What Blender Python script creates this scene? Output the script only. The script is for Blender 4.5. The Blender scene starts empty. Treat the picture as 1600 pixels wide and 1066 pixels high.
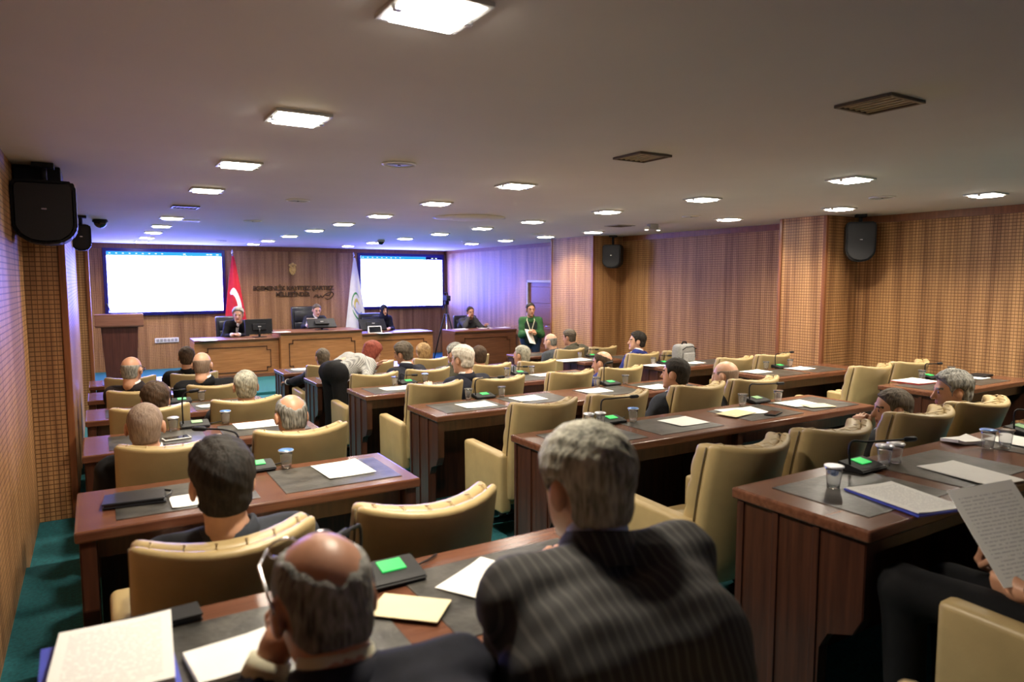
import bpy, bmesh, math, random
import numpy as np
from mathutils import Matrix, Vector

random.seed(7); np.random.seed(7)
scn = bpy.context.scene
C = scn.collection

# ------------------------------------------------------------------ camera
F = 1078.0; CX, CY = 800.0, 533.0
YAW = math.atan(651 / F); PITCH = math.atan(96 / F)
CAMZ = 1.95
cam_data = bpy.data.cameras.new('camera')
cam = bpy.data.objects.new('camera', cam_data); C.objects.link(cam)
cam_data.sensor_width = 36.0; cam_data.lens = 36.0 * F / 1600.0
cam_data.clip_start = 0.05
cam.location = (0, 0, CAMZ)
cam.rotation_euler = (math.pi / 2 - PITCH, 0, -YAW)
cam_data.dof.use_dof = True
cam_data.dof.focus_distance = 5.5
cam_data.dof.aperture_fstop = 2.8
scn.camera = cam

# ------------------------------------------------------------------ world, exposure
w = bpy.data.worlds.new('world'); scn.world = w; w.use_nodes = True
w.node_tree.nodes['Background'].inputs[0].default_value = (0.9, 0.85, 0.8, 1)
w.node_tree.nodes['Background'].inputs[1].default_value = 0.02
vs = scn.view_settings
vs.view_transform = 'Standard'; vs.look = 'None'; vs.gamma = 1.0; vs.use_curve_mapping = False
vs.exposure = 0.12
LAMP = 45.0             # strength of the ceiling luminaires
LAMPW = 23.0            # watts of each luminaire
SCREEN = (6.0, 7.0, 34.0)  # radiance of the over-exposed display walls

# ------------------------------------------------------------------ pixel -> world helpers
def ray(u, v):
    x, y, z = (u - CX) / F, (CY - v) / F, 1.0
    c, s = math.cos(PITCH), math.sin(PITCH)
    Y = z * c + y * s; Z = -z * s + y * c
    c, s = math.cos(YAW), math.sin(YAW)
    return (x * c + Y * s, -x * s + Y * c, Z)
def on_z(u, v, z):
    r = ray(u, v); k = (z - CAMZ) / r[2]
    return Vector((r[0] * k, r[1] * k, z))
def on_y(u, v, y):
    r = ray(u, v); k = y / r[1]
    return Vector((r[0] * k, y, CAMZ + r[2] * k))
def on_x(u, v, x):
    r = ray(u, v); k = x / r[0]
    return Vector((x, r[1] * k, CAMZ + r[2] * k))

# ------------------------------------------------------------------ materials
MATS = {}
def newmat(name):
    m = bpy.data.materials.new(name); m.use_nodes = True
    MATS[name] = m
    nt = m.node_tree
    return m, nt, nt.nodes['Principled BSDF']
def lin(c):
    return tuple(((v / 255) / 12.92 if v / 255 <= 0.04045 else ((v / 255 + 0.055) / 1.055) ** 2.4) for v in c)
def mat(name, col, rough=0.5, metal=0.0, vary=0.12, scale=12.0, bump=0.0, bscale=200.0, spec=None, stretch=(1, 1, 1), emit=None, estr=0.0, trans=0.0, sheen=0.0):
    """principled material with a little procedural colour variation; col is linear rgb"""
    if name in MATS: return MATS[name]
    m, nt, b = newmat(name)
    n = nt.nodes; l = nt.links
    tc = n.new('ShaderNodeTexCoord'); mp = n.new('ShaderNodeMapping'); mp.inputs['Scale'].default_value = stretch
    l.new(tc.outputs['Object'], mp.inputs['Vector'])
    nz = n.new('ShaderNodeTexNoise'); nz.inputs['Scale'].default_value = scale; nz.inputs['Detail'].default_value = 3
    l.new(mp.outputs[0], nz.inputs['Vector'])
    rp = n.new('ShaderNodeValToRGB')
    rp.color_ramp.elements[0].position = 0.3; rp.color_ramp.elements[1].position = 0.7
    rp.color_ramp.elements[0].color = tuple(max(0, c * (1 - vary)) for c in col) + (1,)
    rp.color_ramp.elements[1].color = tuple(min(1, c * (1 + vary)) for c in col) + (1,)
    l.new(nz.outputs['Fac'], rp.inputs[0]); l.new(rp.outputs[0], b.inputs['Base Color'])
    b.inputs['Roughness'].default_value = rough; b.inputs['Metallic'].default_value = metal
    if spec is not None: b.inputs['Specular IOR Level'].default_value = spec
    if sheen: b.inputs['Sheen Weight'].default_value = sheen
    if trans: b.inputs['Transmission Weight'].default_value = trans; b.inputs['IOR'].default_value = 1.35
    if emit:
        b.inputs['Emission Color'].default_value = tuple(emit) + (1,); b.inputs['Emission Strength'].default_value = estr
    if bump:
        nb = n.new('ShaderNodeTexNoise'); nb.inputs['Scale'].default_value = bscale; l.new(mp.outputs[0], nb.inputs['Vector'])
        bp = n.new('ShaderNodeBump'); bp.inputs['Strength'].default_value = bump; bp.inputs['Distance'].default_value = 0.005
        l.new(nb.outputs['Fac'], bp.inputs['Height']); l.new(bp.outputs[0], b.inputs['Normal'])
    return m
def math_node(nt, op, a, bv=None, c=None):
    nd = nt.nodes.new('ShaderNodeMath'); nd.operation = op
    for i, v in enumerate((a, bv, c)):
        if v is None: continue
        if isinstance(v, (int, float)): nd.inputs[i].default_value = v
        else: nt.links.new(v, nd.inputs[i])
    return nd.outputs[0]
def wood_wall(name, c0, c1, period=0.034):
    """zebrano veneer with a fine grid of routed slots"""
    m, nt, b = newmat(name); n = nt.nodes; l = nt.links
    tc = n.new('ShaderNodeTexCoord'); sp = n.new('ShaderNodeSeparateXYZ'); l.new(tc.outputs['Object'], sp.inputs[0])
    u = math_node(nt, 'ADD', sp.outputs[0], sp.outputs[1])
    cb = n.new('ShaderNodeCombineXYZ'); l.new(u, cb.inputs[0])
    zz = math_node(nt, 'MULTIPLY', sp.outputs[2], 0.03); l.new(zz, cb.inputs[2])
    n1 = n.new('ShaderNodeTexNoise'); n1.inputs['Scale'].default_value = 9.0; n1.inputs['Detail'].default_value = 6; n1.inputs['Roughness'].default_value = 0.7
    l.new(cb.outputs[0], n1.inputs['Vector'])
    rp = n.new('ShaderNodeValToRGB')
    rp.color_ramp.elements[0].position = 0.36; rp.color_ramp.elements[1].position = 0.66
    rp.color_ramp.elements[0].color = c0 + (1,); rp.color_ramp.elements[1].color = c1 + (1,)
    l.new(n1.outputs['Fac'], rp.inputs[0])
    fu = math_node(nt, 'FRACT', math_node(nt, 'DIVIDE', u, period))
    fz = math_node(nt, 'FRACT', math_node(nt, 'DIVIDE', sp.outputs[2], period))
    su = math_node(nt, 'LESS_THAN', fu, 0.16); sz = math_node(nt, 'LESS_THAN', fz, 0.2)
    slot = math_node(nt, 'MAXIMUM', su, sz)
    mx = n.new('ShaderNodeMixRGB'); mx.blend_type = 'MULTIPLY'; mx.inputs[2].default_value = (0.33, 0.27, 0.22, 1)
    l.new(slot, mx.inputs[0]); l.new(rp.outputs[0], mx.inputs[1]); l.new(mx.outputs[0], b.inputs['Base Color'])
    bp = n.new('ShaderNodeBump'); bp.inputs['Strength'].default_value = 0.4; bp.inputs['Distance'].default_value = 0.004; bp.invert = True
    l.new(slot, bp.inputs['Height']); l.new(bp.outputs[0], b.inputs['Normal'])
    b.inputs['Roughness'].default_value = 0.5
    return m
def wood(name, c0, c1, rough=0.3, axis='x', scale=5.0):
    m, nt, b = newmat(name); n = nt.nodes; l = nt.links
    tc = n.new('ShaderNodeTexCoord'); mp = n.new('ShaderNodeMapping')
    st = {'x': (0.6, 9, 9), 'y': (9, 0.6, 9), 'z': (9, 9, 0.5)}[axis]
    mp.inputs['Scale'].default_value = st
    l.new(tc.outputs['Object'], mp.inputs['Vector'])
    n1 = n.new('ShaderNodeTexNoise'); n1.inputs['Scale'].default_value = scale; n1.inputs['Detail'].default_value = 5; n1.inputs['Roughness'].default_value = 0.6
    l.new(mp.outputs[0], n1.inputs['Vector'])
    rp = n.new('ShaderNodeValToRGB'); rp.color_ramp.elements[0].position = 0.3; rp.color_ramp.elements[1].position = 0.7
    rp.color_ramp.elements[0].color = c0 + (1,); rp.color_ramp.elements[1].color = c1 + (1,)
    l.new(n1.outputs['Fac'], rp.inputs[0]); l.new(rp.outputs[0], b.inputs['Base Color'])
    b.inputs['Roughness'].default_value = rough
    return m
def striped(name, base, stripe, period, width, axis=0, rough=0.8):
    m, nt, b = newmat(name); n = nt.nodes; l = nt.links
    tc = n.new('ShaderNodeTexCoord'); sp = n.new('ShaderNodeSeparateXYZ'); l.new(tc.outputs['Object'], sp.inputs[0])
    f = math_node(nt, 'FRACT', math_node(nt, 'DIVIDE', sp.outputs[axis], period))
    s = math_node(nt, 'LESS_THAN', f, width)
    mx = n.new('ShaderNodeMixRGB'); mx.inputs[1].default_value = base + (1,); mx.inputs[2].default_value = stripe + (1,)
    l.new(s, mx.inputs[0]); l.new(mx.outputs[0], b.inputs['Base Color']); b.inputs['Roughness'].default_value = rough
    return m
def dotted(name, base, dot, period):
    m, nt, b = newmat(name); n = nt.nodes; l = nt.links
    tc = n.new('ShaderNodeTexCoord')
    ck = n.new('ShaderNodeTexChecker'); ck.inputs['Scale'].default_value = 1.0 / period
    ck.inputs[1].default_value = base + (1,); ck.inputs[2].default_value = dot + (1,)
    l.new(tc.outputs['Object'], ck.inputs[0]); l.new(ck.outputs[0], b.inputs['Base Color']); b.inputs['Roughness'].default_value = 0.8
    return m
def printed(name, paper, ink, lines=26.0):
    """paper with rows of grey print (object y runs down the sheet)"""
    m, nt, b = newmat(name); n = nt.nodes; l = nt.links
    tc = n.new('ShaderNodeTexCoord'); sp = n.new('ShaderNodeSeparateXYZ'); l.new(tc.outputs['Object'], sp.inputs[0])
    f = math_node(nt, 'FRACT', math_node(nt, 'MULTIPLY', sp.outputs[1], lines / 0.297))
    row = math_node(nt, 'LESS_THAN', f, 0.35)
    nz = n.new('ShaderNodeTexNoise'); nz.inputs['Scale'].default_value = 1.0; nz.inputs['Detail'].default_value = 2
    mp = n.new('ShaderNodeMapping'); mp.inputs['Scale'].default_value = (120, 110, 1)
    l.new(tc.outputs['Object'], mp.inputs[0]); l.new(mp.outputs[0], nz.inputs['Vector'])
    wd = math_node(nt, 'GREATER_THAN', nz.outputs['Fac'], 0.45)
    ax = math_node(nt, 'LESS_THAN', math_node(nt, 'ABSOLUTE', sp.outputs[0]), 0.085)
    ay = math_node(nt, 'LESS_THAN', math_node(nt, 'ABSOLUTE', sp.outputs[1]), 0.125)
    k = math_node(nt, 'MULTIPLY', math_node(nt, 'MULTIPLY', row, wd), math_node(nt, 'MULTIPLY', ax, ay))
    mx = n.new('ShaderNodeMixRGB'); mx.inputs[1].default_value = paper + (1,); mx.inputs[2].default_value = ink + (1,)
    l.new(k, mx.inputs[0]); l.new(mx.outputs[0], b.inputs['Base Color']); b.inputs['Roughness'].default_value = 0.7
    return m
def emis(name, col, strength):
    m = bpy.data.materials.new(name); m.use_nodes = True; MATS[name] = m
    nt = m.node_tree; nt.nodes.clear()
    e = nt.nodes.new('ShaderNodeEmission'); o = nt.nodes.new('ShaderNodeOutputMaterial')
    e.inputs[0].default_value = tuple(col) + (1,); e.inputs[1].default_value = strength
    nt.links.new(e.outputs[0], o.inputs[0])
    return m

M_wall = wood_wall('slotted zebrano', (0.25, 0.115, 0.045), (0.62, 0.345, 0.150))
M_trimw = wood('wall trim wood', (0.16, 0.055, 0.022), (0.27, 0.1, 0.04), 0.35, 'z')
M_dtop = wood('desk top wood', (0.085, 0.030, 0.016), (0.165, 0.066, 0.036), 0.22, 'x')
M_dside = wood('desk side wood', (0.030, 0.0105, 0.0065), (0.075, 0.026, 0.014), 0.3, 'z')
M_pod = wood('podium oak', (0.31, 0.12, 0.038), (0.50, 0.22, 0.08), 0.35, 'x')
M_podtop = wood('podium top wood', (0.14, 0.055, 0.03), (0.22, 0.095, 0.05), 0.3, 'x')
M_side = wood('side desk wood', (0.11, 0.038, 0.017), (0.19, 0.075, 0.034), 0.35, 'x')
M_lect = wood('lectern wood', (0.05, 0.016, 0.014), (0.10, 0.034, 0.028), 0.35, 'z')
M_lecttop = wood('lectern top wood', (0.15, 0.06, 0.04), (0.23, 0.1, 0.07), 0.4, 'x')
M_door = wood('door wood', (0.09, 0.032, 0.014), (0.2, 0.08, 0.034), 0.35, 'x')
M_carpet = mat('teal carpet', (0.006, 0.105, 0.125), 0.95, vary=0.3, scale=60, bump=0.5, bscale=600)
M_ceil = mat('ceiling paint', (0.62, 0.575, 0.54), 0.85, vary=0.02, scale=2)
M_inlay = mat('mottled desk leather', (0.046, 0.043, 0.038), 0.33, vary=0.8, scale=11, bump=0.2, bscale=60)
M_tan = mat('tan leather', (0.41, 0.305, 0.145), 0.42, vary=0.07, scale=9, bump=0.08, bscale=130)
M_pipe = mat('leather piping', (0.12, 0.085, 0.04), 0.5)
M_black = mat('black plastic', (0.010, 0.010, 0.012), 0.55, vary=0.2, spec=0.25)
M_gloss = mat('black gloss', (0.008, 0.008, 0.01), 0.12, vary=0.2)
M_grille = mat('speaker grille', (0.008, 0.008, 0.011), 0.6, vary=0.3, scale=300)
M_blk_leather = mat('black leather', (0.014, 0.015, 0.02), 0.35, vary=0.2, bump=0.1, bscale=120)
M_chrome = mat('brushed metal', (0.55, 0.55, 0.57), 0.25, 1.0, vary=0.08)
M_steel = mat('dark steel', (0.05, 0.05, 0.055), 0.35, 0.8)
M_white = mat('white plastic', (0.78, 0.77, 0.75), 0.4, vary=0.03)
M_paper = mat('white paper', (0.86, 0.85, 0.83), 0.75, vary=0.02)
M_cream = mat('cream paper', (0.74, 0.64, 0.40), 0.75, vary=0.04)
M_print = printed('printed sheet', (0.82, 0.82, 0.80), (0.55, 0.55, 0.56))
M_blue = mat('blue folder', (0.05, 0.07, 0.45), 0.5)
M_red = mat('red folder', (0.35, 0.03, 0.03), 0.5)
M_glass = mat('clear cup plastic', (0.93, 0.94, 0.95), 0.06, vary=0.01, trans=0.92)
M_foil = mat('pale foil', (0.70, 0.72, 0.78), 0.3, 0.5, vary=0.1, scale=40)
M_foilb = mat('blue foil', (0.10, 0.25, 0.62), 0.3, 0.3, vary=0.3, scale=40)
M_green = mat('green display', (0.02, 0.25, 0.06), 0.4, emit=(0.03, 0.75, 0.14), estr=0.75)
M_greendim = mat('grey green display', (0.25, 0.4, 0.22), 0.3, emit=(0.2, 0.5, 0.2), estr=0.15)
M_lamp = emis('luminaire diffuser', (1.0, 0.93, 0.80), LAMP)
M_lampoff = mat('unlit diffuser', (0.42, 0.36, 0.25), 0.4, vary=0.1)
M_frame = mat('luminaire frame', (0.62, 0.62, 0.60), 0.35, vary=0.03)
M_framedark = mat('dark luminaire frame', (0.11, 0.085, 0.06), 0.4)
M_grey = mat('grey plastic', (0.35, 0.34, 0.33), 0.5)
M_gold = mat('gilded relief', (0.85, 0.60, 0.20), 0.3, 0.45, vary=0.15, scale=60)
M_bronze = mat('bronze lettering', (0.10, 0.055, 0.025), 0.4, 0.4)
M_bezel = mat('halo blue bezel', (0.006, 0.006, 0.10), 0.3)  # blue glow around the lit display is put into this base colour
M_screen = emis('display white', SCREEN, 1.0)
M_bar = emis('display toolbar', (0.05, 0.45, 0.9), 1.0)
M_icon = emis('display icons', (0.8, 0.95, 1.0), 1.2)
M_navybar = emis('display dark bar', (0.01, 0.01, 0.12), 1.0)
M_flagred = mat('red flag cloth', (0.55, 0.012, 0.03), 0.7, vary=0.08)
M_flagwhite = mat('white flag cloth', (0.80, 0.80, 0.80), 0.7, vary=0.03)
M_skin = {}
def skin(k):
    cols = {'a': (0.52, 0.27, 0.17), 'b': (0.45, 0.22, 0.135), 'c': (0.60, 0.34, 0.23)}
    return mat('skin ' + k, cols[k], 0.45, vary=0.10, scale=25, bump=0.05, bscale=150)
M_lip = mat('lips', (0.35, 0.11, 0.09), 0.4)
M_eye = mat('eyes', (0.05, 0.04, 0.04), 0.2)
def hairmat(k):
    cols = {'black': ((0.008, 0.007, 0.006), (0.03, 0.024, 0.02)), 'brown': ((0.022, 0.013, 0.008), (0.085, 0.05, 0.03)),
            'grey': ((0.045, 0.045, 0.042), (0.36, 0.35, 0.32)), 'white': ((0.32, 0.29, 0.25), (0.72, 0.66, 0.58)),
            'silver': ((0.10, 0.098, 0.08), (0.46, 0.44, 0.36)), 'red': ((0.10, 0.018, 0.012), (0.30, 0.07, 0.045)),
            'blond': ((0.12, 0.065, 0.03), (0.45, 0.30, 0.14)), 'ash': ((0.035, 0.028, 0.022), (0.15, 0.12, 0.09)),
            'stubble': ((0.16, 0.11, 0.085), (0.30, 0.22, 0.17))}
    name = 'hair ' + k
    if name in MATS: return MATS[name]
    c0, c1 = cols[k]
    m, nt, b = newmat(name); n = nt.nodes; l = nt.links
    tc = n.new('ShaderNodeTexCoord'); mp = n.new('ShaderNodeMapping'); mp.inputs['Scale'].default_value = (130, 130, 22)
    l.new(tc.outputs['Object'], mp.inputs[0])
    nz = n.new('ShaderNodeTexNoise'); nz.inputs['Scale'].default_value = 1.0; nz.inputs['Detail'].default_value = 4; l.new(mp.outputs[0], nz.inputs['Vector'])
    n2 = n.new('ShaderNodeTexNoise'); n2.inputs['Scale'].default_value = 14.0; l.new(tc.outputs['Object'], n2.inputs['Vector'])
    a = math_node(nt, 'ADD', math_node(nt, 'MULTIPLY', nz.outputs['Fac'], 0.6), math_node(nt, 'MULTIPLY', n2.outputs['Fac'], 0.4))
    rp = n.new('ShaderNodeValToRGB'); rp.color_ramp.elements[0].position = 0.36; rp.color_ramp.elements[1].position = 0.64
    rp.color_ramp.elements[0].color = c0 + (1,); rp.color_ramp.elements[1].color = c1 + (1,)
    l.new(a, rp.inputs[0]); l.new(rp.outputs[0], b.inputs['Base Color']); b.inputs['Roughness'].default_value = 0.7; b.inputs['Specular IOR Level'].default_value = 0.25
    bp = n.new('ShaderNodeBump'); bp.inputs['Strength'].default_value = 0.9; bp.inputs['Distance'].default_value = 0.004
    l.new(nz.outputs['Fac'], bp.inputs['Height']); l.new(bp.outputs[0], b.inputs['Normal'])
    return m
def cloth(name, col, rough=0.85):
    return mat('cloth ' + name, col, rough, vary=0.18, scale=30, bump=0.15, bscale=500, spec=0.25)

# ------------------------------------------------------------------ mesh helpers
def link(o, parent=None):
    C.objects.link(o)
    if parent: o.parent = parent
    return o
def mesh_obj(name, verts, faces, m, parent=None, smooth=False, mi=None):
    me = bpy.data.meshes.new(name); me.from_pydata([tuple(v) for v in verts], [], [tuple(int(i) for i in f) for f in faces])
    for mm in (m if isinstance(m, (list, tuple)) else [m]): me.materials.append(mm)
    if smooth: me.polygons.foreach_set('use_smooth', [True] * len(me.polygons))
    if mi is not None: me.polygons.foreach_set('material_index', [int(i) for i in mi])
    me.update()
    return link(bpy.data.objects.new(name, me), parent)
def from_bm(name, bm, m, parent=None, smooth=False):
    bmesh.ops.recalc_face_normals(bm, faces=bm.faces[:])
    me = bpy.data.meshes.new(name); bm.to_mesh(me); bm.free()
    for mm in (m if isinstance(m, (list, tuple)) else [m]): me.materials.append(mm)
    if smooth: me.polygons.foreach_set('use_smooth', [True] * len(me.polygons))
    return link(bpy.data.objects.new(name, me), parent)
def bm_box(bm, x0, x1, y0, y1, z0, z1, bev=0.0, seg=2):
    r = bmesh.ops.create_cube(bm, size=1.0)
    vs_ = r['verts']
    for v in vs_:
        v.co = Vector(((x0 + x1) / 2 + v.co.x * (x1 - x0), (y0 + y1) / 2 + v.co.y * (y1 - y0), (z0 + z1) / 2 + v.co.z * (z1 - z0)))
    if bev:
        es = list({e for v in vs_ for e in v.link_edges})
        bmesh.ops.bevel(bm, geom=es, offset=bev, segments=seg, affect='EDGES', profile=0.5)
def box(name, x0, x1, y0, y1, z0, z1, m, parent=None, bev=0.0, seg=2, smooth=False):
    bm = bmesh.new(); bm_box(bm, x0, x1, y0, y1, z0, z1, bev, seg)
    return from_bm(name, bm, m, parent, smooth)
def shaped(name, dims, bev, seg, cuts, fn, m, parent):
    """bevelled box, cut into bands, then deformed by fn(x,y,z)"""
    x0, x1, y0, y1, z0, z1 = dims
    bm = bmesh.new(); bm_box(bm, x0, x1, y0, y1, z0, z1, bev, seg)
    for ax, n in cuts.items():
        lo, hi = {'x': (x0, x1), 'y': (y0, y1), 'z': (z0, z1)}[ax]
        no = {'x': (1, 0, 0), 'y': (0, 1, 0), 'z': (0, 0, 1)}[ax]
        for i in range(1, n):
            t = lo + bev + (hi - lo - 2 * bev) * i / n
            co = tuple(t if c else 0 for c in no)
            bmesh.ops.bisect_plane(bm, geom=bm.verts[:] + bm.edges[:] + bm.faces[:], plane_co=co, plane_no=no)
    for v in bm.verts: v.co = Vector(fn(*v.co))
    return from_bm(name, bm, m, parent, True)
def prism(name, poly, axis, a, b, m, parent=None, bev=0.0):
    """extrude a 2d polygon: axis 'x' -> poly is (y,z); 'y' -> (x,z); 'z' -> (x,y)"""
    bm = bmesh.new()
    def P(p, t): return {'x': (t, p[0], p[1]), 'y': (p[0], t, p[1]), 'z': (p[0], p[1], t)}[axis]
    va = [bm.verts.new(P(p, a)) for p in poly]; vb = [bm.verts.new(P(p, b)) for p in poly]
    n = len(poly)
    bm.faces.new(va); bm.faces.new(vb[::-1])
    for i in range(n): bm.faces.new((va[i], va[(i + 1) % n], vb[(i + 1) % n], vb[i]))
    if bev: bmesh.ops.bevel(bm, geom=bm.edges[:], offset=bev, segments=2, affect='EDGES')
    return from_bm(name, bm, m, parent)
def tube_data(pts, radii, seg=8, off=0, caps=True):
    pts = [Vector(p) for p in pts]; n = len(pts)
    if not hasattr(radii, '__len__'): radii = [radii] * n
    V, Fc = [], []
    up = None
    for i, p in enumerate(pts):
        d = (pts[min(i + 1, n - 1)] - pts[max(i - 1, 0)]).normalized()
        if up is None:
            up = Vector((0, 0, 1)) if abs(d.z) < 0.9 else Vector((1, 0, 0))
        sd = d.cross(up).normalized(); up = sd.cross(d).normalized()
        for k in range(seg):
            a = 2 * math.pi * k / seg
            V.append(p + (sd * math.cos(a) + up * math.sin(a)) * radii[i])
    for i in range(n - 1):
        for k in range(seg):
            k2 = (k + 1) % seg
            Fc.append((off + i * seg + k, off + i * seg + k2, off + (i + 1) * seg + k2, off + (i + 1) * seg + k))
    if caps:
        Fc.append(tuple(off + k for k in range(seg))[::-1]); Fc.append(tuple(off + (n - 1) * seg + k for k in range(seg)))
    return V, Fc
def tube(name, pts, radii, m, parent=None, seg=8):
    V, Fc = tube_data(pts, radii, seg)
    return mesh_obj(name, V, Fc, m, parent, True)
def tubes(name, lst, m, parent=None, seg=6):
    V, Fc = [], []
    for pts, r in lst:
        v, f = tube_data(pts, r, seg, len(V)); V += v; Fc += f
    return mesh_obj(name, V, Fc, m, parent, True)
def lathe(name, prof, m, parent=None, seg=16, center=(0, 0, 0), smooth=True, sq=0):
    V, Fc = [], []
    for r, z in prof:
        for k in range(seg):
            a = 2 * math.pi * k / seg
            V.append((center[0] + r * math.cos(a), center[1] + r * math.sin(a), center[2] + z))
    for i in range(len(prof) - 1):
        for k in range(seg):
            k2 = (k + 1) % seg
            Fc.append((i * seg + k, i * seg + k2, (i + 1) * seg + k2, (i + 1) * seg + k))
    Fc.append(tuple(range(seg))[::-1]); Fc.append(tuple((len(prof) - 1) * seg + k for k in range(seg)))
    return mesh_obj(name, V, Fc, m, parent, smooth)
def tag(o, label, cat, group=None):
    o['label'] = label; o['category'] = cat
    if group: o['group'] = group
    return o
def thing(name, label, cat, loc=(0, 0, 0), rotz=0.0, group=None):
    o = bpy.data.objects.new(name, None); C.objects.link(o); o.empty_display_size = 0.1
    o.location = loc; o.rotation_euler = (0, 0, rotz)
    return tag(o, label, cat, group)
def struct(o):
    o['kind'] = 'structure'; return o
def dup(root, loc, rotz, label, group=None):
    r = root.copy(); C.objects.link(r); r.location = loc; r.rotation_euler = (0, 0, rotz); r['label'] = label
    if group: r['group'] = group
    for ch in root.children:
        c = ch.copy(); C.objects.link(c); c.parent = r
        for g in ch.children:
            d = g.copy(); C.objects.link(d); d.parent = c
    return r

# ------------------------------------------------------------------ layout
H = [None, .77, .883, .952, 1.026, 1.115, 1.19]               # camera above each desk top, row 1 = rearmost
TOP = [None] + [CAMZ - h for h in H[1:]]
FLO = [None] + [max(0.0, CAMZ - h - .75) for h in H[1:]]; FLO[6] = 0.0
FAR = [0.15, 1.73, 3.33, 4.86, 6.34, 7.92, 9.45]              # far edge of each desk row
CEIL = CAMZ + 0.74
XW0, XW1, YW0, YW1 = -0.42, 7.88, -2.6, 16.4
DEPTH = 0.54
ORD = ['', 'first', 'second', 'third', 'fourth', 'fifth', 'sixth']
ROWNAME = {1: 'rearmost row', 2: 'fifth row from podium', 3: 'fourth row from podium', 4: 'third row from podium', 5: 'second row from podium', 6: 'row nearest podium'}
BLOCKNAME = {'L': 'lectern-side block', 'M': 'middle block', 'R': 'door-side block'}
SEATS = {'L': [0.285, 0.895], 'M': [2.37, 2.98, 3.74, 4.35], 'R': [5.95, 6.57]}
ROWDX = {1: -0.06, 2: 0.04, 3: 0.05, 4: 0.0, 5: -0.01, 6: -0.02}
BX = {'L': (-0.10, 1.21), 'M': (2.0, 4.68), 'R': (5.6, 7.12)}
def seatphrase(b, s):
    if b == 'M': return ORD[s + 1] + ' seat from lectern side'
    if b == 'L': return ['seat by the wall', 'aisle seat'][s]
    return ['aisle seat', 'seat by the wall'][s]

# ------------------------------------------------------------------ room shell
for k in range(1, 7):
    y0 = YW0 if k == 1 else FAR[k - 1] + 0.02
    y1 = FAR[k] + 0.02 if k < 6 else YW1 + 0.1
    if k < 6: struct(box('floor', XW0 - 0.1, XW1 + 0.3, y0, y1, -0.2, FLO[k], M_carpet, bev=0.008))
    else: struct(box('floor', XW0 - 0.1, XW1 + 0.3, y0, y1, -0.2, 0.0, M_carpet))
STAGE = 0.05
struct(box('floor_stage', XW0 - 0.1, XW1 + 0.3, 12.1, YW1 + 0.1, 0.0, STAGE, M_carpet, bev=0.01))
struct(box('ceiling', XW0 - 0.2, XW1 + 0.4, YW0 - 0.1, YW1 + 0.2, CEIL, CEIL + 0.1, M_ceil))
struct(box('wall_left', XW0 - 0.12, XW0, YW0, YW1 + 0.1, -0.2, CEIL, M_wall))
struct(box('wall_right', XW1, XW1 + 0.12, YW0, 11.45, -0.2, CEIL, M_wall))
struct(box('wall_right_front', XW1, XW1 + 0.12, 12.43, YW1 + 0.1, -0.2, CEIL, M_wall))
struct(box('wall_right_over_door', XW1, XW1 + 0.12, 11.45, 12.43, 1.93, CEIL, M_wall))
struct(box('wall_front', XW0, XW1 + 0.1, YW1, YW1 + 0.12, -0.2, CEIL, M_wall))
struct(box('wall_back', XW0, XW1, YW0 - 0.1, YW0, -0.2, CEIL, M_ceil))
def pillar(name, x0, x1, y0, y1, edges):
    p = struct(box(name, x0, x1, y0, y1, 0.0, CEIL, M_wall))
    for (ex, ey) in edges:
        box('corner_trim', ex - 0.022, ex + 0.022, ey - 0.022, ey + 0.022, 0.0, CEIL - 0.002, M_trimw, p, 0.005)
pillar('wall_left_pillar', XW0, -0.187, 6.0, 10.8, [(-0.19, 6.01)])
pillar('wall_left_front_pillar', XW0, -0.065, 10.95, YW1, [(-0.07, 10.96)])
pillar('wall_right_pillar', 7.25, XW1, 5.0, 5.62, [(7.26, 5.01), (7.26, 5.61)])
pillar('wall_right_front_pillar', 7.25, XW1, 9.35, 10.6, [(7.26, 9.36), (7.26, 10.59)])
# slim dark strips under the ceiling
struct(box('trim_1', XW0, XW1, YW1 - 0.03, YW1, CEIL - 0.10, CEIL, M_trimw))
struct(box('trim_2', XW1 - 0.03, XW1, 5.65, 9.3, CEIL - 0.08, CEIL, M_trimw))
struct(box('trim_3', XW1 - 0.03, XW1, YW0, 4.95, CEIL - 0.08, CEIL, M_trimw))
struct(box('trim_4', XW1 - 0.03, XW1, 10.65, YW1, CEIL - 0.08, CEIL, M_trimw))
# door in the right wall
d = thing('door_1', 'brown panelled wooden door in the slotted wood wall', 'door', (XW1, 11.94, 0.0))
d['kind'] = 'structure'
box('door_leaf', 0.03, 0.075, -0.46, 0.46, 0.05, 1.90, M_door, d, 0.004)
for z0 in (0.2, 0.62, 1.04, 1.46): box('door_panel', 0.018, 0.032, -0.36, 0.36, z0, z0 + 0.34, M_door, d, 0.008)
M_jamb = mat('pale door frame', (0.42, 0.36, 0.34), 0.3)
box('door_frame', -0.012, 0.115, -0.49, -0.45, 0.0, 1.93, M_jamb, d, 0.003)
box('door_frame', -0.012, 0.115, 0.45, 0.49, 0.0, 1.93, M_jamb, d, 0.003)
box('door_frame', -0.012, 0.115, -0.49, 0.49, 1.89, 1.94, M_jamb, d, 0.003)
tube('door_handle', [(0.02, -0.38, 1.0), (-0.03, -0.38, 1.0), (-0.03, -0.27, 1.0)], 0.009, M_chrome, d)

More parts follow.
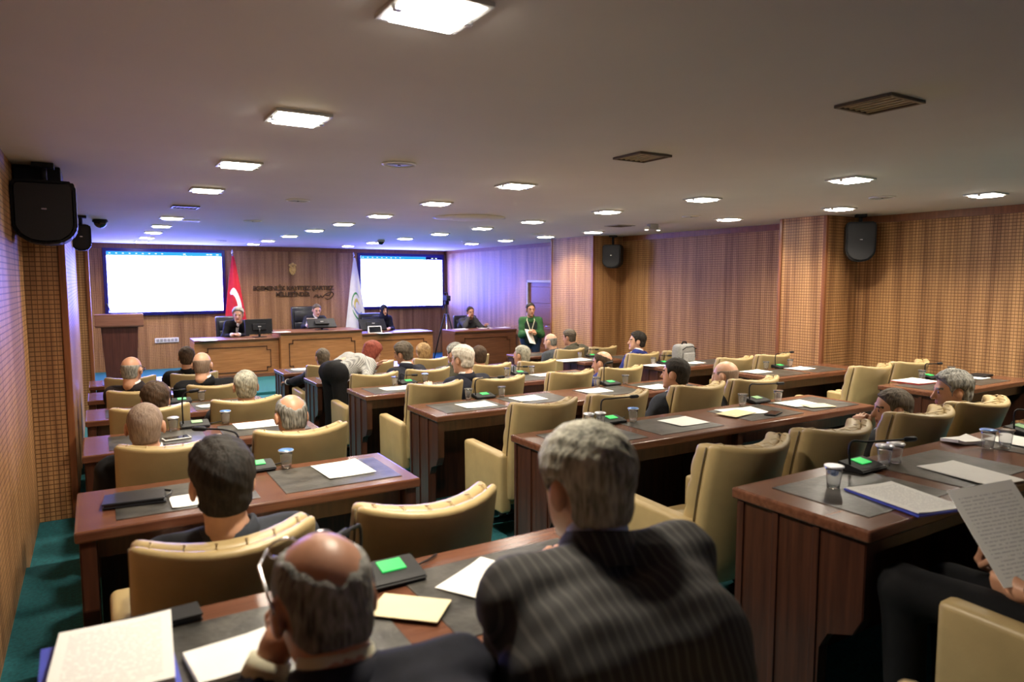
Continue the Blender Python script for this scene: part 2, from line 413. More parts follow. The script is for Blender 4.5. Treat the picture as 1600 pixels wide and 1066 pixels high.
# ------------------------------------------------------------------ ceiling fittings
def make_light(lit):
    o = thing('ceiling_light', '', 'light', (0, 0, CEIL))
    s = 0.125
    fm = M_frame if lit else M_framedark
    for (a, b_, c, e) in ((-s, s, s - 0.016, s), (-s, s, -s, -s + 0.016), (-s, -s + 0.016, -s + 0.016, s - 0.016), (s - 0.016, s, -s + 0.016, s - 0.016)):
        box('frame', a, b_, c, e, -0.014, -0.0005, fm, o, 0.002)
    if lit: box('diffuser', -s + 0.03, s - 0.03, -s + 0.03, s - 0.03, -0.024, -0.008, M_lamp, o, 0.003)
    else: box('diffuser', -s + 0.018, s - 0.018, -s + 0.018, s - 0.018, -0.005, -0.001, M_lampoff, o)
    if lit:
        la = bpy.data.lights.new('lamp', 'AREA'); la.shape = 'SQUARE'; la.size = 0.18; la.energy = LAMPW; la.color = (1.0, 0.88, 0.69); la.spread = math.radians(135)
        lo_ = link(bpy.data.objects.new('lamp', la), o); lo_.location = (0, 0, -0.026)
    if lit: box('reflector', -s + 0.017, s - 0.017, -s + 0.017, s - 0.017, -0.004, -0.001, M_white, o)
    if lit:
        for sx in (-1, 1): box('clip', sx * (s - 0.02) - 0.012, sx * (s - 0.02) + 0.012, -0.012, 0.012, -0.028, -0.012, M_chrome, o, 0.002)
    else:
        for i in range(5): box('louvre', -0.08 + i * 0.04 - 0.004, -0.08 + i * 0.04 + 0.004, -0.105, 0.105, -0.011, -0.005, M_lampoff, o)
    return o
LINES = [('lectern-side line', 0.83, [(1.79, 1), (3.26, 1), (4.75, 1), (6.23, 1), (7.8, 0), (9.23, 1), (10.7, 1), (12.2, 1), (13.75, 1), (15.3, 1)]),
         ('second line from lectern side', 2.86, [(1.75, 0), (3.22, 0), (4.68, 1), (6.15, 1), (7.68, 1), (9.05, 1), (10.45, 1), (12.0, 1), (13.7, 1), (15.1, 1)]),
         ('second line from door side', 4.80, [(1.65, 1), (3.13, 1), (4.58, 1), (5.95, 1), (7.45, 1), (8.78, 1), (10.2, 1), (11.65, 1), (13.3, 1), (14.9, 1)]),
         ('door-side line', 6.65, [(1.6, 1), (3.07, 1), (4.45, 1), (5.91, 1), (8.58, 1), (9.9, 1), (11.25, 1), (12.6, 1)])]
LN = ['first', 'second', 'third', 'fourth', 'fifth', 'sixth', 'seventh', 'eighth', 'ninth', 'tenth']
proto = {}
for nm, x, ys in LINES:
    for i, (y, lit) in enumerate(ys):
        lab = ('lit' if lit else 'unlit') + ' square ceiling light, %s from back wall in %s' % (LN[i], nm)
        if lit not in proto:
            proto[lit] = make_light(lit); o = proto[lit]; o.location = (x, y, CEIL); o['label'] = lab; o['group'] = 'square ceiling lights'
        else: dup(proto[lit], (x, y, CEIL), 0, lab, 'square ceiling lights')
def round_speaker(x, y, r, label):
    o = thing('ceiling_speaker', label, 'speaker', (x, y, CEIL), 0, 'round ceiling speakers')
    lathe('rim', [(r, -0.001), (r, -0.008), (r * 0.9, -0.012), (r * 0.86, -0.004), (r * 0.86, -0.001)], M_white, o, 24)
    lathe('grille', [(r * 0.86, -0.002), (r * 0.85, -0.007), (0.01, -0.009)], M_grey, o, 24)
    lathe('centre_cap', [(0.012, -0.008), (0.008, -0.013)], M_steel, o, 10)
for x, y, w_ in [(1.71, 4.23, 'between the two rear lights of the lectern side'), (1.67, 6.64, 'beside the fourth lectern-side light'), (1.75, 9.23, 'beside the sixth lectern-side light'),
                 (2.1, 14.2, 'in front of the display wall by the lectern'), (6.11, 3.67, 'beside the second door-side light'), (6.03, 5.92, 'beside the fourth door-side light'), (6.16, 9.4, 'near the front wood pillar'), (6.22, 11.98, 'near the door')]:
    round_speaker(x, y, 0.11, 'round flat ceiling speaker ' + w_)
# large round access hatch
o = thing('ceiling_hatch', 'large round painted ceiling hatch with a dark gap at its rim', 'hatch', (3.88, 7.4, CEIL))
lathe('hatch_disc', [(0.42, -0.001), (0.42, -0.006), (0.40, -0.012), (0.01, -0.014)], M_ceil, o, 40)
V, Fc = [], []
for i in range(25):
    a = math.radians(-20 + 175 * i / 24)
    for r in (0.425, 0.445): V.append((r * math.cos(a), r * math.sin(a), -0.004))
for i in range(24): Fc.append((2 * i, 2 * i + 1, 2 * i + 3, 2 * i + 2))
mesh_obj('rim_gap', V, Fc, M_framedark, o)
# slot vents, emergency lamp, dome cameras
o = thing('ceiling_vent', 'narrow white slot vent between the lectern-side ceiling lights', 'vent', (0.98, 9.6, CEIL))
for a in (-1, 1):
    box('frame', -0.2, 0.2, a * 0.06 - 0.012, a * 0.06 + 0.012, -0.012, -0.0005, M_white, o, 0.002)
    box('frame', a * 0.19 - 0.012, a * 0.19 + 0.012, -0.06, 0.06, -0.012, -0.0005, M_white, o, 0.002)
box('slot', -0.18, 0.18, -0.05, 0.05, -0.005, -0.001, M_steel, o)
o = thing('ceiling_vent', 'dark flat ceiling vent near the twin-head emergency lamp', 'vent', (6.23, 7.45, CEIL))
box('frame', -0.15, 0.15, -0.15, 0.15, -0.008, -0.0005, M_grey, o, 0.003)
for i in range(5): box('louvre', -0.12, 0.12, -0.1 + i * 0.05 - 0.012, -0.1 + i * 0.05 + 0.012, -0.013, -0.007, M_framedark, o)
o = thing('emergency_lamp', 'twin-head emergency lamp on the ceiling near the wood wall', 'lamp', (6.42, 7.0, CEIL))
box('housing', -0.07, 0.07, -0.04, 0.04, -0.07, -0.0005, M_grey, o, 0.008)
M_headlamp = emis('emergency lamp face', (1, 0.95, 0.85), 4.0)
for a in (-1, 1):
    lathe('lamp_head', [(0.02, 0.02), (0.035, 0.0), (0.03, -0.025)], M_white, o, 14, (a * 0.105, 0, -0.055))
    lathe('lamp_face', [(0.026, -0.026), (0.02, -0.032)], M_headlamp, o, 14, (a * 0.105, 0, -0.055))
def dome(x, y, z, r, mm, label):
    o = thing('dome_camera', label, 'camera', (x, y, z))
    lathe('mount', [(r * 0.9, -0.0005), (r, -0.02), (r, -0.035)], mm, o, 18)
    lathe('dome', [(r * 0.85, -0.034)] + [(r * 0.85 * math.cos(a), -0.034 - r * 0.85 * math.sin(a)) for a in (0.3, 0.6, 0.9, 1.2, 1.5)], M_gloss, o, 18)
dome(4.64, 12.43, CEIL, 0.07, M_grey, 'small grey dome camera on the ceiling before the podium')
dome(0.10, 10.0, CEIL, 0.085, M_black, 'black dome camera on the ceiling beside the wall loudspeaker')
# wall loudspeakers
def loudspeaker(loc, rot, w_, h, dd, label):
    o = thing('loudspeaker', label, 'speaker', loc, rot, 'black wall loudspeakers')
    poly = [(-w_ / 2, 0), (-w_ / 2, -h * 0.72), (-w_ * 0.42, -h * 0.86), (-w_ * 0.25, -h * 0.97), (0, -h), (w_ * 0.25, -h * 0.97), (w_ * 0.42, -h * 0.86), (w_ / 2, -h * 0.72), (w_ / 2, 0), (w_ * 0.44, 0.03), (-w_ * 0.44, 0.03)]
    prism('cabinet', poly, 'y', 0, dd, M_black, o, 0.012)
    prism('grille', [(a * 0.9, (b_ + h / 2) * 0.92 - h / 2) for a, b_ in poly], 'y', -0.012, 0.0, M_grille, o, 0.006)
    box('badge', -0.014, 0.014, -0.017, -0.011, -h * 0.42, -h * 0.42 + 0.01, M_chrome, o)
    top = CEIL - loc[2]
    tube('bracket', [(0, dd * 0.5, 0.02), (0, dd * 0.5, max(top - 0.002, 0.04))], 0.02, M_black, o)
    box('bracket_plate', -0.06, 0.06, dd * 0.5 - 0.06, dd * 0.5 + 0.06, max(top - 0.03, 0.04), max(top - 0.001, 0.06), M_black, o, 0.004)
    return o
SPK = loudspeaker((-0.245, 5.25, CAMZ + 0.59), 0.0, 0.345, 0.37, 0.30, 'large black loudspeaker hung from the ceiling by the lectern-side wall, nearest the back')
box('shade_block', -0.17, 0.09, 0.26, 0.72, -0.30, CEIL - SPK.location.z - 0.002, M_black, SPK, 0.008)  # added black block standing in for the shade on the pillar top
loudspeaker((-0.10, 9.4, CAMZ + 0.60), 0.0, 0.2, 0.27, 0.22, 'smaller black loudspeaker hung by the lectern-side wall near the dome camera')
loudspeaker((7.42, 4.68, CAMZ + 0.62), math.radians(-52), 0.31, 0.42, 0.26, 'black loudspeaker with rounded bottom beside the rear wood pillar')
loudspeaker((7.42, 9.08, CAMZ + 0.55), math.radians(-52), 0.31, 0.36, 0.26, 'black loudspeaker in the corner beside the front wood pillar')

# ------------------------------------------------------------------ front wall
def display(x0, x1, z0, z1, label, dark):
    o = thing('video_wall', label, 'screen', ((x0 + x1) / 2, YW1 - 0.012, (z0 + z1) / 2))
    w_, h = (x1 - x0) / 2, (z1 - z0) / 2
    box('housing', -w_ - 0.07, w_ + 0.07, -0.06, 0.01, -h - 0.07, h + 0.07, M_bezel, o, 0.006)
    box('panel', -w_, w_, -0.064, -0.059, -h, h, M_screen, o)
    xe = w_ * 0.58 if dark else w_
    box('toolbar', -w_, xe, -0.067, -0.0635, h - 0.075, h, M_bar, o)
    if dark: box('dark_bar', xe, w_, -0.067, -0.0635, h - 0.075, h, M_navybar, o)
    for i in range(9): box('icon', -w_ + 0.04 + i * 0.12, -w_ + 0.075 + i * 0.12, -0.069, -0.0665, h - 0.045, h - 0.025, M_icon, o)
    for xx in ((w_ * 0.72, w_ * 0.82) if dark else (w_ * 0.3, w_ * 0.72, w_ * 0.78, w_ * 0.9)): box('icon', xx, xx + 0.05, -0.069, -0.0665, h - 0.05, h - 0.025, M_icon, o)
display(0.24, 2.42, CAMZ - 0.675, CAMZ + 0.575, 'large lit white screen behind the lectern, with a blue toolbar', False)
display(5.57, 7.74, CAMZ - 0.66, CAMZ + 0.575, 'large lit white screen behind the headscarf speaker, blue toolbar with dark end', True)
# lettering and signature
def lettering(txt, x, z, size, label, width=None):
    cu = bpy.data.curves.new('wall_lettering', 'FONT'); cu.body = txt; cu.size = size; cu.extrude = 0.012; cu.bevel_depth = 0.002
    cu.align_x = 'CENTER'; cu.align_y = 'CENTER'; cu.offset = 0.003; cu.materials.append(M_bronze)
    o = bpy.data.objects.new('wall_lettering', cu); C.objects.link(o); o.location = (x, YW1 - 0.013, z); o.rotation_euler = (math.pi / 2, 0, 0)
    bpy.context.view_layer.update()
    sx_ = width / max(o.dimensions.x, 0.01) if width else 1.0
    me = bpy.data.meshes.new_from_object(o.evaluated_get(bpy.context.evaluated_depsgraph_get()))
    for v in me.vertices: v.co.x *= sx_
    if not me.materials: me.materials.append(M_bronze)
    m2 = bpy.data.objects.new('wall_lettering', me); m2.location = o.location; m2.rotation_euler = o.rotation_euler
    bpy.data.objects.remove(o); C.objects.link(m2)
    tag(m2, label, 'lettering')
lettering('EGEMENL\u0130K KAYITSIZ \u015eARTSIZ', 3.985, CAMZ - 0.20, 0.135, 'upper line of bronze wall lettering below the gilded crest', 1.84)
lettering('M\u0130LLET\u0130ND\u0130R', 3.95, CAMZ - 0.345, 0.135, 'lower short line of bronze wall lettering', 0.78)
def bez(pts, n=40):
    out = []
    P = [Vector(p) for p in pts]
    for i in range(len(P) - 1):
        p0 = P[max(i - 1, 0)]; p1 = P[i]; p2 = P[i + 1]; p3 = P[min(i + 2, len(P) - 1)]
        m_ = max(2, n // (len(P) - 1))
        for j in range(m_):
            t = j / m_
            out.append(0.5 * ((2 * p1) + (-p0 + p2) * t + (2 * p0 - 5 * p1 + 4 * p2 - p3) * t * t + (-p0 + 3 * p1 - 3 * p2 + p3) * t ** 3))
    out.append(P[-1]); return out
sx, sz = 4.43, CAMZ - 0.42
sig = [[(0.0, 0, 0.0), (0.04, 0, 0.05), (0.09, 0, 0.06), (0.10, 0, 0.0), (0.14, 0, 0.01), (0.17, 0, 0.05), (0.2, 0, 0.0), (0.24, 0, 0.03)],
       [(0.22, 0, 0.02), (0.30, 0, 0.09), (0.40, 0, 0.13), (0.47, 0, 0.09), (0.43, 0, 0.01), (0.34, 0, -0.04), (0.27, 0, -0.02)],
       [(0.27, 0, 0.06), (0.33, 0, 0.05), (0.38, 0, 0.05), (0.42, 0, 0.17)], [(0.03, 0, 0.03), (0.12, 0, 0.03)]]
o = tubes('wall_signature', [(bez([(sx + a, YW1 - 0.012, sz + c) for a, b_, c in s]), 0.012) for s in sig], M_bronze, None, 6)
tag(o, 'bronze handwritten signature relief right below the wall lettering', 'lettering')
# gilded crest
o = thing('wall_crest', 'small gilded crest relief on the wood wall above the lettering', 'emblem', (3.955, YW1, CAMZ + 0.245))
prism('crest_shield', [(-0.07, 0.04), (0.07, 0.04), (0.075, -0.04), (0.045, -0.11), (0, -0.15), (-0.045, -0.11), (-0.075, -0.04)], 'y', -0.03, -0.001, M_gold, o, 0.008)
for a, z, r in ((-0.055, 0.085, 0.035), (0.055, 0.085, 0.035), (0.0, 0.11, 0.042), (-0.03, 0.04, 0.03), (0.03, 0.04, 0.03), (0, -0.03, 0.045), (-0.035, -0.085, 0.022), (0.035, -0.085, 0.022), (0, -0.12, 0.025)):
    bm = bmesh.new(); bmesh.ops.create_icosphere(bm, subdivisions=2, radius=r)
    for v in bm.verts: v.co = Vector((v.co.x + a, v.co.y * 0.6 - 0.035, v.co.z + z))
    from_bm('crest_boss', bm, M_gold, o, True)
# sockets on the front wall
o = thing('socket_strip', 'white double row socket strip on the wood wall by the lectern', 'socket', (1.28, YW1, CAMZ - 1.29))
box('cover', -0.23, 0.23, -0.025, 0.0, -0.05, 0.05, M_white, o, 0.006)
for i in range(6): box('socket_insert', -0.2 + i * 0.07, -0.145 + i * 0.07, -0.03, -0.022, -0.03, 0.03, M_grey, o, 0.004)

# flags
def flag(x, y, label, main, kind):
    o = thing('flag', label, 'flag', (x, y, STAGE))
    zt = CAMZ + 0.56 - STAGE
    tube('pole', [(0, 0, 0.03), (0, 0, zt)], 0.014, M_chrome, o, 10)
    lathe('pole_base', [(0.16, 0.0), (0.16, 0.02), (0.05, 0.04), (0.02, 0.09)], M_chrome, o, 24)
    lathe('finial', [(0.012, 0), (0.022, 0.03), (0.004, 0.09)], M_chrome, o, 12, (0, 0, zt))
    n, m_ = 15, 28
    z1, z0 = zt - 0.05, 0.25
    def P(a, t):     # a 0..1 across the hanging folds, t 0..1 downwards
        half = 0.02 + 0.30 * t ** 0.9
        wv = 0.045 * math.sin(a * 9.5 + 0.6) * (0.25 + t)
        return (half * (a * 2 - 1) + 0.02 * t, -0.02 - 0.05 * t * math.sin(a * math.pi) + wv * 0.6 - 0.05, z1 + (z0 - z1) * t + 0.06 * t * math.sin(a * 6))
    V, Fc, mi = [], [], []
    for i in range(n):
        for j in range(m_): V.append(P(i / (n - 1), j / (m_ - 1)))
    for i in range(n - 1):
        for j in range(m_ - 1): Fc.append((i * m_ + j, i * m_ + j + 1, (i + 1) * m_ + j + 1, (i + 1) * m_ + j))
    f = mesh_obj('flag_cloth', V, Fc, main, o, True)
    sm = f.modifiers.new('solid', 'SOLIDIFY'); sm.thickness = 0.004; sm.offset = 1
    def patch(name, outline, mm, parent, nr=5, off=0.012):
        # flat emblem laid on the folds: outline in (a,t)
        ca = sum(p[0] for p in outline) / len(outline); ct = sum(p[1] for p in outline) / len(outline)
        V, Fc = [], []; L = len(outline)
        for r in range(nr + 1):
            for (a, t) in outline:
                q = P(ca + (a - ca) * r / nr, ct + (t - ct) * r / nr); V.append((q[0], q[1] - off, q[2]))
        for r in range(nr):
            for k in range(L): Fc.append((r * L + k, r * L + (k + 1) % L, (r + 1) * L + (k + 1) % L, (r + 1) * L + k))
        mesh_obj(name, V, Fc, mm, parent, True)
    def band(name, c, r, a0, a1, wd0, wd1, mm, asp=0.42):
        V, Fc = [], []; K = 24
        for i in range(K + 1):
            a = a0 + (a1 - a0) * i / K; wv = wd0 + (wd1 - wd0) * i / K
            wv = wv * math.sin(math.pi * (i + 0.5) / (K + 1)) ** 0.5
            for rr in (r - wv / 2, r + wv / 2):
                q = P(c[0] + rr * math.cos(a), c[1] + asp * rr * math.sin(a)); V.append((q[0], q[1] - 0.012, q[2]))
        for i in range(K): Fc.append((2 * i, 2 * i + 1, 2 * i + 3, 2 * i + 2))
        mesh_obj(name, V, Fc, mm, f, True)
    if kind == 'tr':
        band('crescent', (0.40, 0.50), 0.36, -2.2, 1.0, 0.26, 0.26, M_flagwhite, 0.38)
        st = []
        for k in range(10):
            a = math.pi / 2 + k * math.pi / 5; r = 0.20 if k % 2 == 0 else 0.08
            st.append((0.52 + r * math.cos(a), 0.76 + 0.42 * r * math.sin(a)))
        patch('star', st, M_flagwhite, f, 3)
    else:
        mg = mat('emblem green', (0.06, 0.30, 0.10), 0.6); mb = mat('emblem blue', (0.12, 0.2, 0.5), 0.6); my = mat('emblem yellow', (0.65, 0.55, 0.12), 0.6)
        band('emblem_arc', (0.52, 0.50), 0.30, 2.6, 5.6, 0.06, 0.06, mg, 0.38)
        band('emblem_arc', (0.55, 0.52), 0.16, 2.4, 6.0, 0.10, 0.10, my, 0.38)
        band('emblem_stripe', (0.62, 0.47), 0.36, 0.9, 2.7, 0.07, 0.05, mb, 0.38)
        band('emblem_stripe', (0.62, 0.52), 0.38, 0.8, 2.7, 0.07, 0.05, mg, 0.38)
flag(2.60, 16.05, 'red flag with white crescent and star hanging on a pole', M_flagred, 'tr')
flag(5.30, 16.05, 'white flag with green and blue round emblem hanging on a pole', M_flagwhite, 'city')

# ------------------------------------------------------------------ podium furniture
def panel_front(parent, x0, x1, z0, z1, y, mm):
    """stepped-corner moulding around a raised field"""
    s = 0.07; t = 0.016
    P = [(x0, z0 + s), (x0 + s, z0 + s), (x0 + s, z0), (x1 - s, z0), (x1 - s, z0 + s), (x1, z0 + s), (x1, z1 - s), (x1 - s, z1 - s), (x1 - s, z1), (x0 + s, z1), (x0 + s, z1 - s), (x0, z1 - s)]
    prism('field_panel', P, 'y', y - 0.006, y + 0.002, mm, parent)
    mo = wood('moulding wood', (0.06, 0.022, 0.01), (0.12, 0.045, 0.02), 0.3, 'x') if 'moulding wood' not in MATS else MATS['moulding wood']
    for i in range(len(P)):
        a, b_ = P[i], P[(i + 1) % len(P)]
        xa, xb = sorted((a[0], b_[0])); za, zb = sorted((a[1], b_[1]))
        box('moulding', xa - t / 2, xb + t / 2, y - 0.016, y - 0.002, za - t / 2, zb + t / 2, mo, parent)
def podium(name, label, x0, x1, y0, y1, h, mm, mt):
    o = thing(name, label, 'desk', ((x0 + x1) / 2, y0, STAGE))
    w_ = (x1 - x0) / 2; dp = y1 - y0
    box('front_panel', -w_, w_, 0.0, 0.03, 0.0, h - 0.045, mm, o, 0.002)
    panel_front(o, -w_ + 0.16, w_ - 0.16, 0.12, h - 0.16, 0.0, mm)
    box('plinth', -w_, w_, -0.015, 0.0, 0.0, 0.07, mt, o, 0.003)
    for sx_ in (-1, 1): box('side_panel', sx_ * (w_ - 0.017) - 0.016, sx_ * (w_ - 0.017) + 0.016, 0.031, dp, 0.0, h - 0.045, mm, o, 0.002)
    box('top', -w_, w_, -0.03, dp + 0.01, h - 0.045, h, mt, o, 0.008)
    box('top_edge', -w_ + 0.002, w_ - 0.002, -0.034, -0.028, h - 0.04, h - 0.015, MATS['moulding wood'], o)
    return o
podium('podium_desk', 'oak podium desk wing on the lectern side of the chair desk', 1.55, 3.08, 14.05, 14.75, 0.76, M_pod, M_podtop)
podium('podium_desk', 'taller oak podium desk in the middle below the crest', 3.09, 4.74, 13.9, 14.7, 0.865, M_pod, M_podtop)
podium('podium_desk', 'oak podium desk wing in front of the headscarf speaker', 4.75, 6.42, 14.05, 14.75, 0.76, M_pod, M_podtop)
podium('side_desk', 'dark wooden clerk desk between the tripod and the door', 6.32, 7.80, 12.75, 13.35, 0.84, M_side, M_side)
# lectern
o = thing('lectern', 'dark wooden lectern with tapered body and slanted top, before the screen', 'lectern', (0.33, 13.1, STAGE))
prism('body', [(-0.21, 0.03), (0.21, 0.03), (0.27, 1.13), (-0.27, 1.13)], 'y', -0.05, 0.33, M_lect, o, 0.006)
box('plinth', -0.27, 0.27, -0.1, 0.38, 0.0, 0.05, M_lect, o, 0.006)
prism('top_box', [(-0.12, 1.14), (-0.10, 1.12), (0.40, 1.12), (0.44, 1.20), (0.40, 1.25), (-0.04, 1.34), (-0.10, 1.33)], 'x', -0.35, 0.35, M_lecttop, o, 0.008)
tube('microphone', [(-0.12, 0.05, 1.32), (-0.13, 0.07, 1.42), (-0.17, 0.12, 1.50)], [0.008, 0.008, 0.014], M_black, o)
# monitors
def monitor(loc, rot, tilt, w_, h, label, lift=0.06):
    o = thing('monitor', label, 'monitor', loc, rot)
    R = Matrix.Rotation(tilt, 3, 'X')
    zc = lift + h / 2 * math.cos(tilt)
    def part(name, x0, x1, y0, y1, z0, z1, mm, bev):
        p = box(name, x0, x1, y0, y1, z0, z1, mm, o, bev)
        for v in p.data.vertices: v.co = R @ v.co + Vector((0, 0, zc))
    part('casing', -w_ / 2, w_ / 2, -0.02, 0.02, -h / 2, h / 2, M_black, 0.008)
    part('screen', -w_ / 2 + 0.015, w_ / 2 - 0.015, 0.0195, 0.022, -h / 2 + 0.02, h / 2 - 0.015, M_gloss, 0)
    part('rear_bulge', -w_ * 0.25, w_ * 0.25, -0.055, -0.018, -h * 0.25, h * 0.2, M_black, 0.012)
    part('badge', -0.03, 0.03, -0.057, -0.054, -h * 0.03, h * 0.03, M_grey, 0)
    tube('stand', [(0, -0.03, 0.01), (0, -0.045, zc - h * 0.1)], 0.022, M_steel, o)
    box('foot', -0.12, 0.12, -0.11, 0.07, 0.0, 0.014, M_steel, o, 0.004)
PT = STAGE + 0.76; PC = STAGE + 0.865
monitor((2.76, 14.3, PT), math.radians(8), math.radians(-6), 0.54, 0.30, 'black monitor seen from behind on the lectern-side podium wing')
monitor((3.98, 14.2, PC), 0, math.radians(-50), 0.58, 0.26, 'black monitor tilted far back before the seated chairman', 0.05)
monitor((5.14, 14.36, PT), 0, math.radians(-42), 0.58, 0.30, 'wide black monitor before the headscarf speaker', 0.05)
o = thing('desk_display', 'small white framed display leaning on the podium wing', 'display', (5.10, 14.1, PT))
prism('frame', [(-0.02, 0.0), (0.06, 0.0), (0.05, 0.15), (0.035, 0.15)], 'x', -0.15, 0.15, M_white, o, 0.004)
prism('screen', [(-0.0175, 0.018), (-0.010, 0.018), (0.034, 0.135), (0.0255, 0.135)], 'x', -0.13, 0.13, M_gloss, o)
# papers and small items on the podium
def sheet(loc, rot, label, mm=None, w_=0.21, d_=0.297, th=0.002, group=None, cat='paper', name='paper_sheet', curl=0.004):
    n = 5
    V = []; Fc = []
    for z in (0.0, th):
        for i in range(n):
            for j in range(n):
                a = i / (n - 1) * 2 - 1; b_ = j / (n - 1) * 2 - 1
                V.append((a * w_ / 2, b_ * d_ / 2, z + curl * (a * b_ + 1) * 0.5 * (abs(a) ** 3)))
    for i in range(n - 1):
        for j in range(n - 1):
            q = (i * n + j, (i + 1) * n + j, (i + 1) * n + j + 1, i * n + j + 1)
            Fc.append(q[::-1]); Fc.append(tuple(k + n * n for k in q))
    rim = [i * n for i in range(n)] + [(n - 1) * n + j for j in range(1, n)] + [i * n + n - 1 for i in range(n - 2, -1, -1)] + [j for j in range(n - 2, 0, -1)]
    for k in range(len(rim)):
        a, b_ = rim[k], rim[(k + 1) % len(rim)]; Fc.append((a, b_, b_ + n * n, a + n * n))
    o = mesh_obj(name, V, Fc, mm or M_paper, None, False)
    o.location = loc; o.rotation_euler = (0, 0, rot)
    return tag(o, label, cat, group)
for p, z, r, lab in [((325, 533), PT, 0.1, 'loose white paper at the free end of the lectern-side podium wing'), ((440, 524), PC, 0.3, 'white papers fanned beside the middle podium desk monitor'),
                     ((600, 521), PT, 0.0, 'white papers on the podium wing beside the small framed display'), ((720, 514), STAGE + 0.84, 0.1, 'white paper on the clerk desk end by the tripod'),
                     ((758, 513), STAGE + 0.84, -0.1, 'white paper in the middle of the clerk desk'), ((786, 512), STAGE + 0.84, 0.2, 'white paper on the clerk desk end by the door')]:
    q = on_z(p[0], p[1], z)
    y = min(max(q.y, 14.0 if z != STAGE + 0.84 else 12.9), 14.5 if z != STAGE + 0.84 else 13.2)
    x = on_y(p[0], p[1], y).x
    sheet((x, y, z), r, lab, None, 0.3, 0.22)
def cup(loc, label, lid='pale', r=0.031, h=0.083):
    o = thing('water_cup', label, 'cup', loc, 0, 'plastic water cups on the desks')
    prof_o = [(r * 0.72, 0.001), (r * 0.78, 0.02), (r * 0.92, h * 0.75), (r, h)]
    lathe('cup_wall', prof_o + [(r * 0.95, h), (r * 0.87, h * 0.75), (r * 0.72, 0.022), (r * 0.66, 0.006)], M_glass, o, 16)
    lathe('cup_rim', [(r, h - 0.006), (r * 1.14, h - 0.004), (r * 1.14, h + 0.001), (r * 0.98, h + 0.001)], M_foil if lid else M_glass, o, 16)
    if lid == 'torn':
        bm = bmesh.new(); bmesh.ops.create_icosphere(bm, subdivisions=2, radius=r * 0.8)
        for v in bm.verts: v.co = Vector((v.co.x * 0.8 - 0.004, v.co.y * 0.8, v.co.z * 0.7 + h * 0.75)) * 1.0 + Vector((random.uniform(-1, 1), random.uniform(-1, 1), random.uniform(-1, 1))) * 0.004
        from_bm('foil_lid', bm, M_foilb, o)
    elif lid:
        lathe('foil_lid', [(r * 1.1, h + 0.0005), (r * 1.08, h + 0.003), (0.004, h + 0.003)], M_foilb if lid == 'blue' else M_foil, o, 16)
    return o
cup((7.25, 13.0, STAGE + 0.84), 'clear cup on the clerk desk beside the white papers', None)
# tripod with video camera
o = thing('camera_tripod', 'tall black tripod with a small video camera beside the clerk desk', 'tripod', (6.62, 13.75, STAGE))
zt = 1.35
for k, a in enumerate((-2.0, 0.1, 2.3)):
    tube('tripod_leg', [(0.04 * math.cos(a), 0.04 * math.sin(a), zt - 0.2), (0.18 * math.cos(a), 0.18 * math.sin(a), 0.65), (0.34 * math.cos(a), 0.34 * math.sin(a), 0.01)], [0.018, 0.014, 0.012], M_chrome if k == 0 else M_black, o)
tube('centre_column', [(0, 0, zt - 0.45), (0, 0, zt)], 0.016, M_black, o)
box('tripod_head', -0.04, 0.04, -0.05, 0.05, zt, zt + 0.08, M_black, o, 0.01)
tube('pan_handle', [(0, 0.04, zt + 0.04), (0.05, 0.3, zt - 0.12)], 0.01, M_black, o)
box('camera_body', -0.05, 0.05, -0.12, 0.12, zt + 0.081, zt + 0.20, M_black, o, 0.015)
lathe('camera_lens', [(0.035, -0.03), (0.035, 0.03)], M_gloss, o, 12, (0.0, -0.13, zt + 0.14))
tube('camera_handle', [(0, -0.08, zt + 0.19), (0, -0.05, zt + 0.26), (0, 0.06, zt + 0.26), (0, 0.09, zt + 0.19)], 0.011, M_black, o)

# black executive chairs on the podium
def exec_chair(loc, rot, hgt, label):
    o = thing('executive_chair', label, 'chair', loc, rot)
    def lean(x, y, z): return (x, y + 0.06 * (x / 0.27) ** 2 - 0.12 * (z - 0.45), z)
    shaped('backrest', (-0.27, 0.27, -0.28, -0.18, 0.42, hgt), 0.035, 3, {'x': 6, 'z': 5}, lean, M_blk_leather, o)
    for i in range(3):
        z0 = 0.47 + (hgt - 0.55) / 3 * i
        shaped('back_pad', (-0.21, 0.21, -0.19, -0.15, z0, z0 + (hgt - 0.55) / 3 - 0.015), 0.018, 2, {'x': 4}, lean, M_blk_leather, o)
    shaped('seat', (-0.26, 0.26, -0.20, 0.28, 0.40, 0.50), 0.035, 3, {'x': 3}, lambda x, y, z: (x, y, z), M_blk_leather, o)
    for s in (-1, 1):
        tube('armrest', [(s * 0.28, -0.2, 0.62), (s * 0.31, -0.05, 0.68), (s * 0.31, 0.2, 0.67), (s * 0.29, 0.22, 0.5), (s * 0.25, 0.1, 0.44)], 0.022, M_blk_leather, o)
    tube('column', [(0, 0, 0.08), (0, 0, 0.40)], 0.03, M_chrome, o)
    for k in range(5):
        a = k * 2 * math.pi / 5
        tube('base_arm', [(0, 0, 0.1), (0.28 * math.cos(a), 0.28 * math.sin(a), 0.07)], [0.026, 0.016], M_chrome, o)
        lathe('caster', [(0.012, 0.0), (0.028, 0.012), (0.028, 0.045), (0.012, 0.058)], M_black, o, 10, (0.28 * math.cos(a), 0.28 * math.sin(a), 0.0))
exec_chair((2.42, 15.25, STAGE), math.pi + 0.1, 1.13, 'black executive chair of the man in a dark suit behind the monitor')
exec_chair((3.98, 15.35, STAGE), math.pi, 1.30, 'tall black executive chair of the chairman below the lettering')
exec_chair((5.45, 15.2, STAGE), math.pi - 0.05, 1.12, 'black executive chair behind the woman in a headscarf')
exec_chair((7.18, 13.85, STAGE), math.pi - 0.25, 1.08, 'black executive chair at the clerk desk')

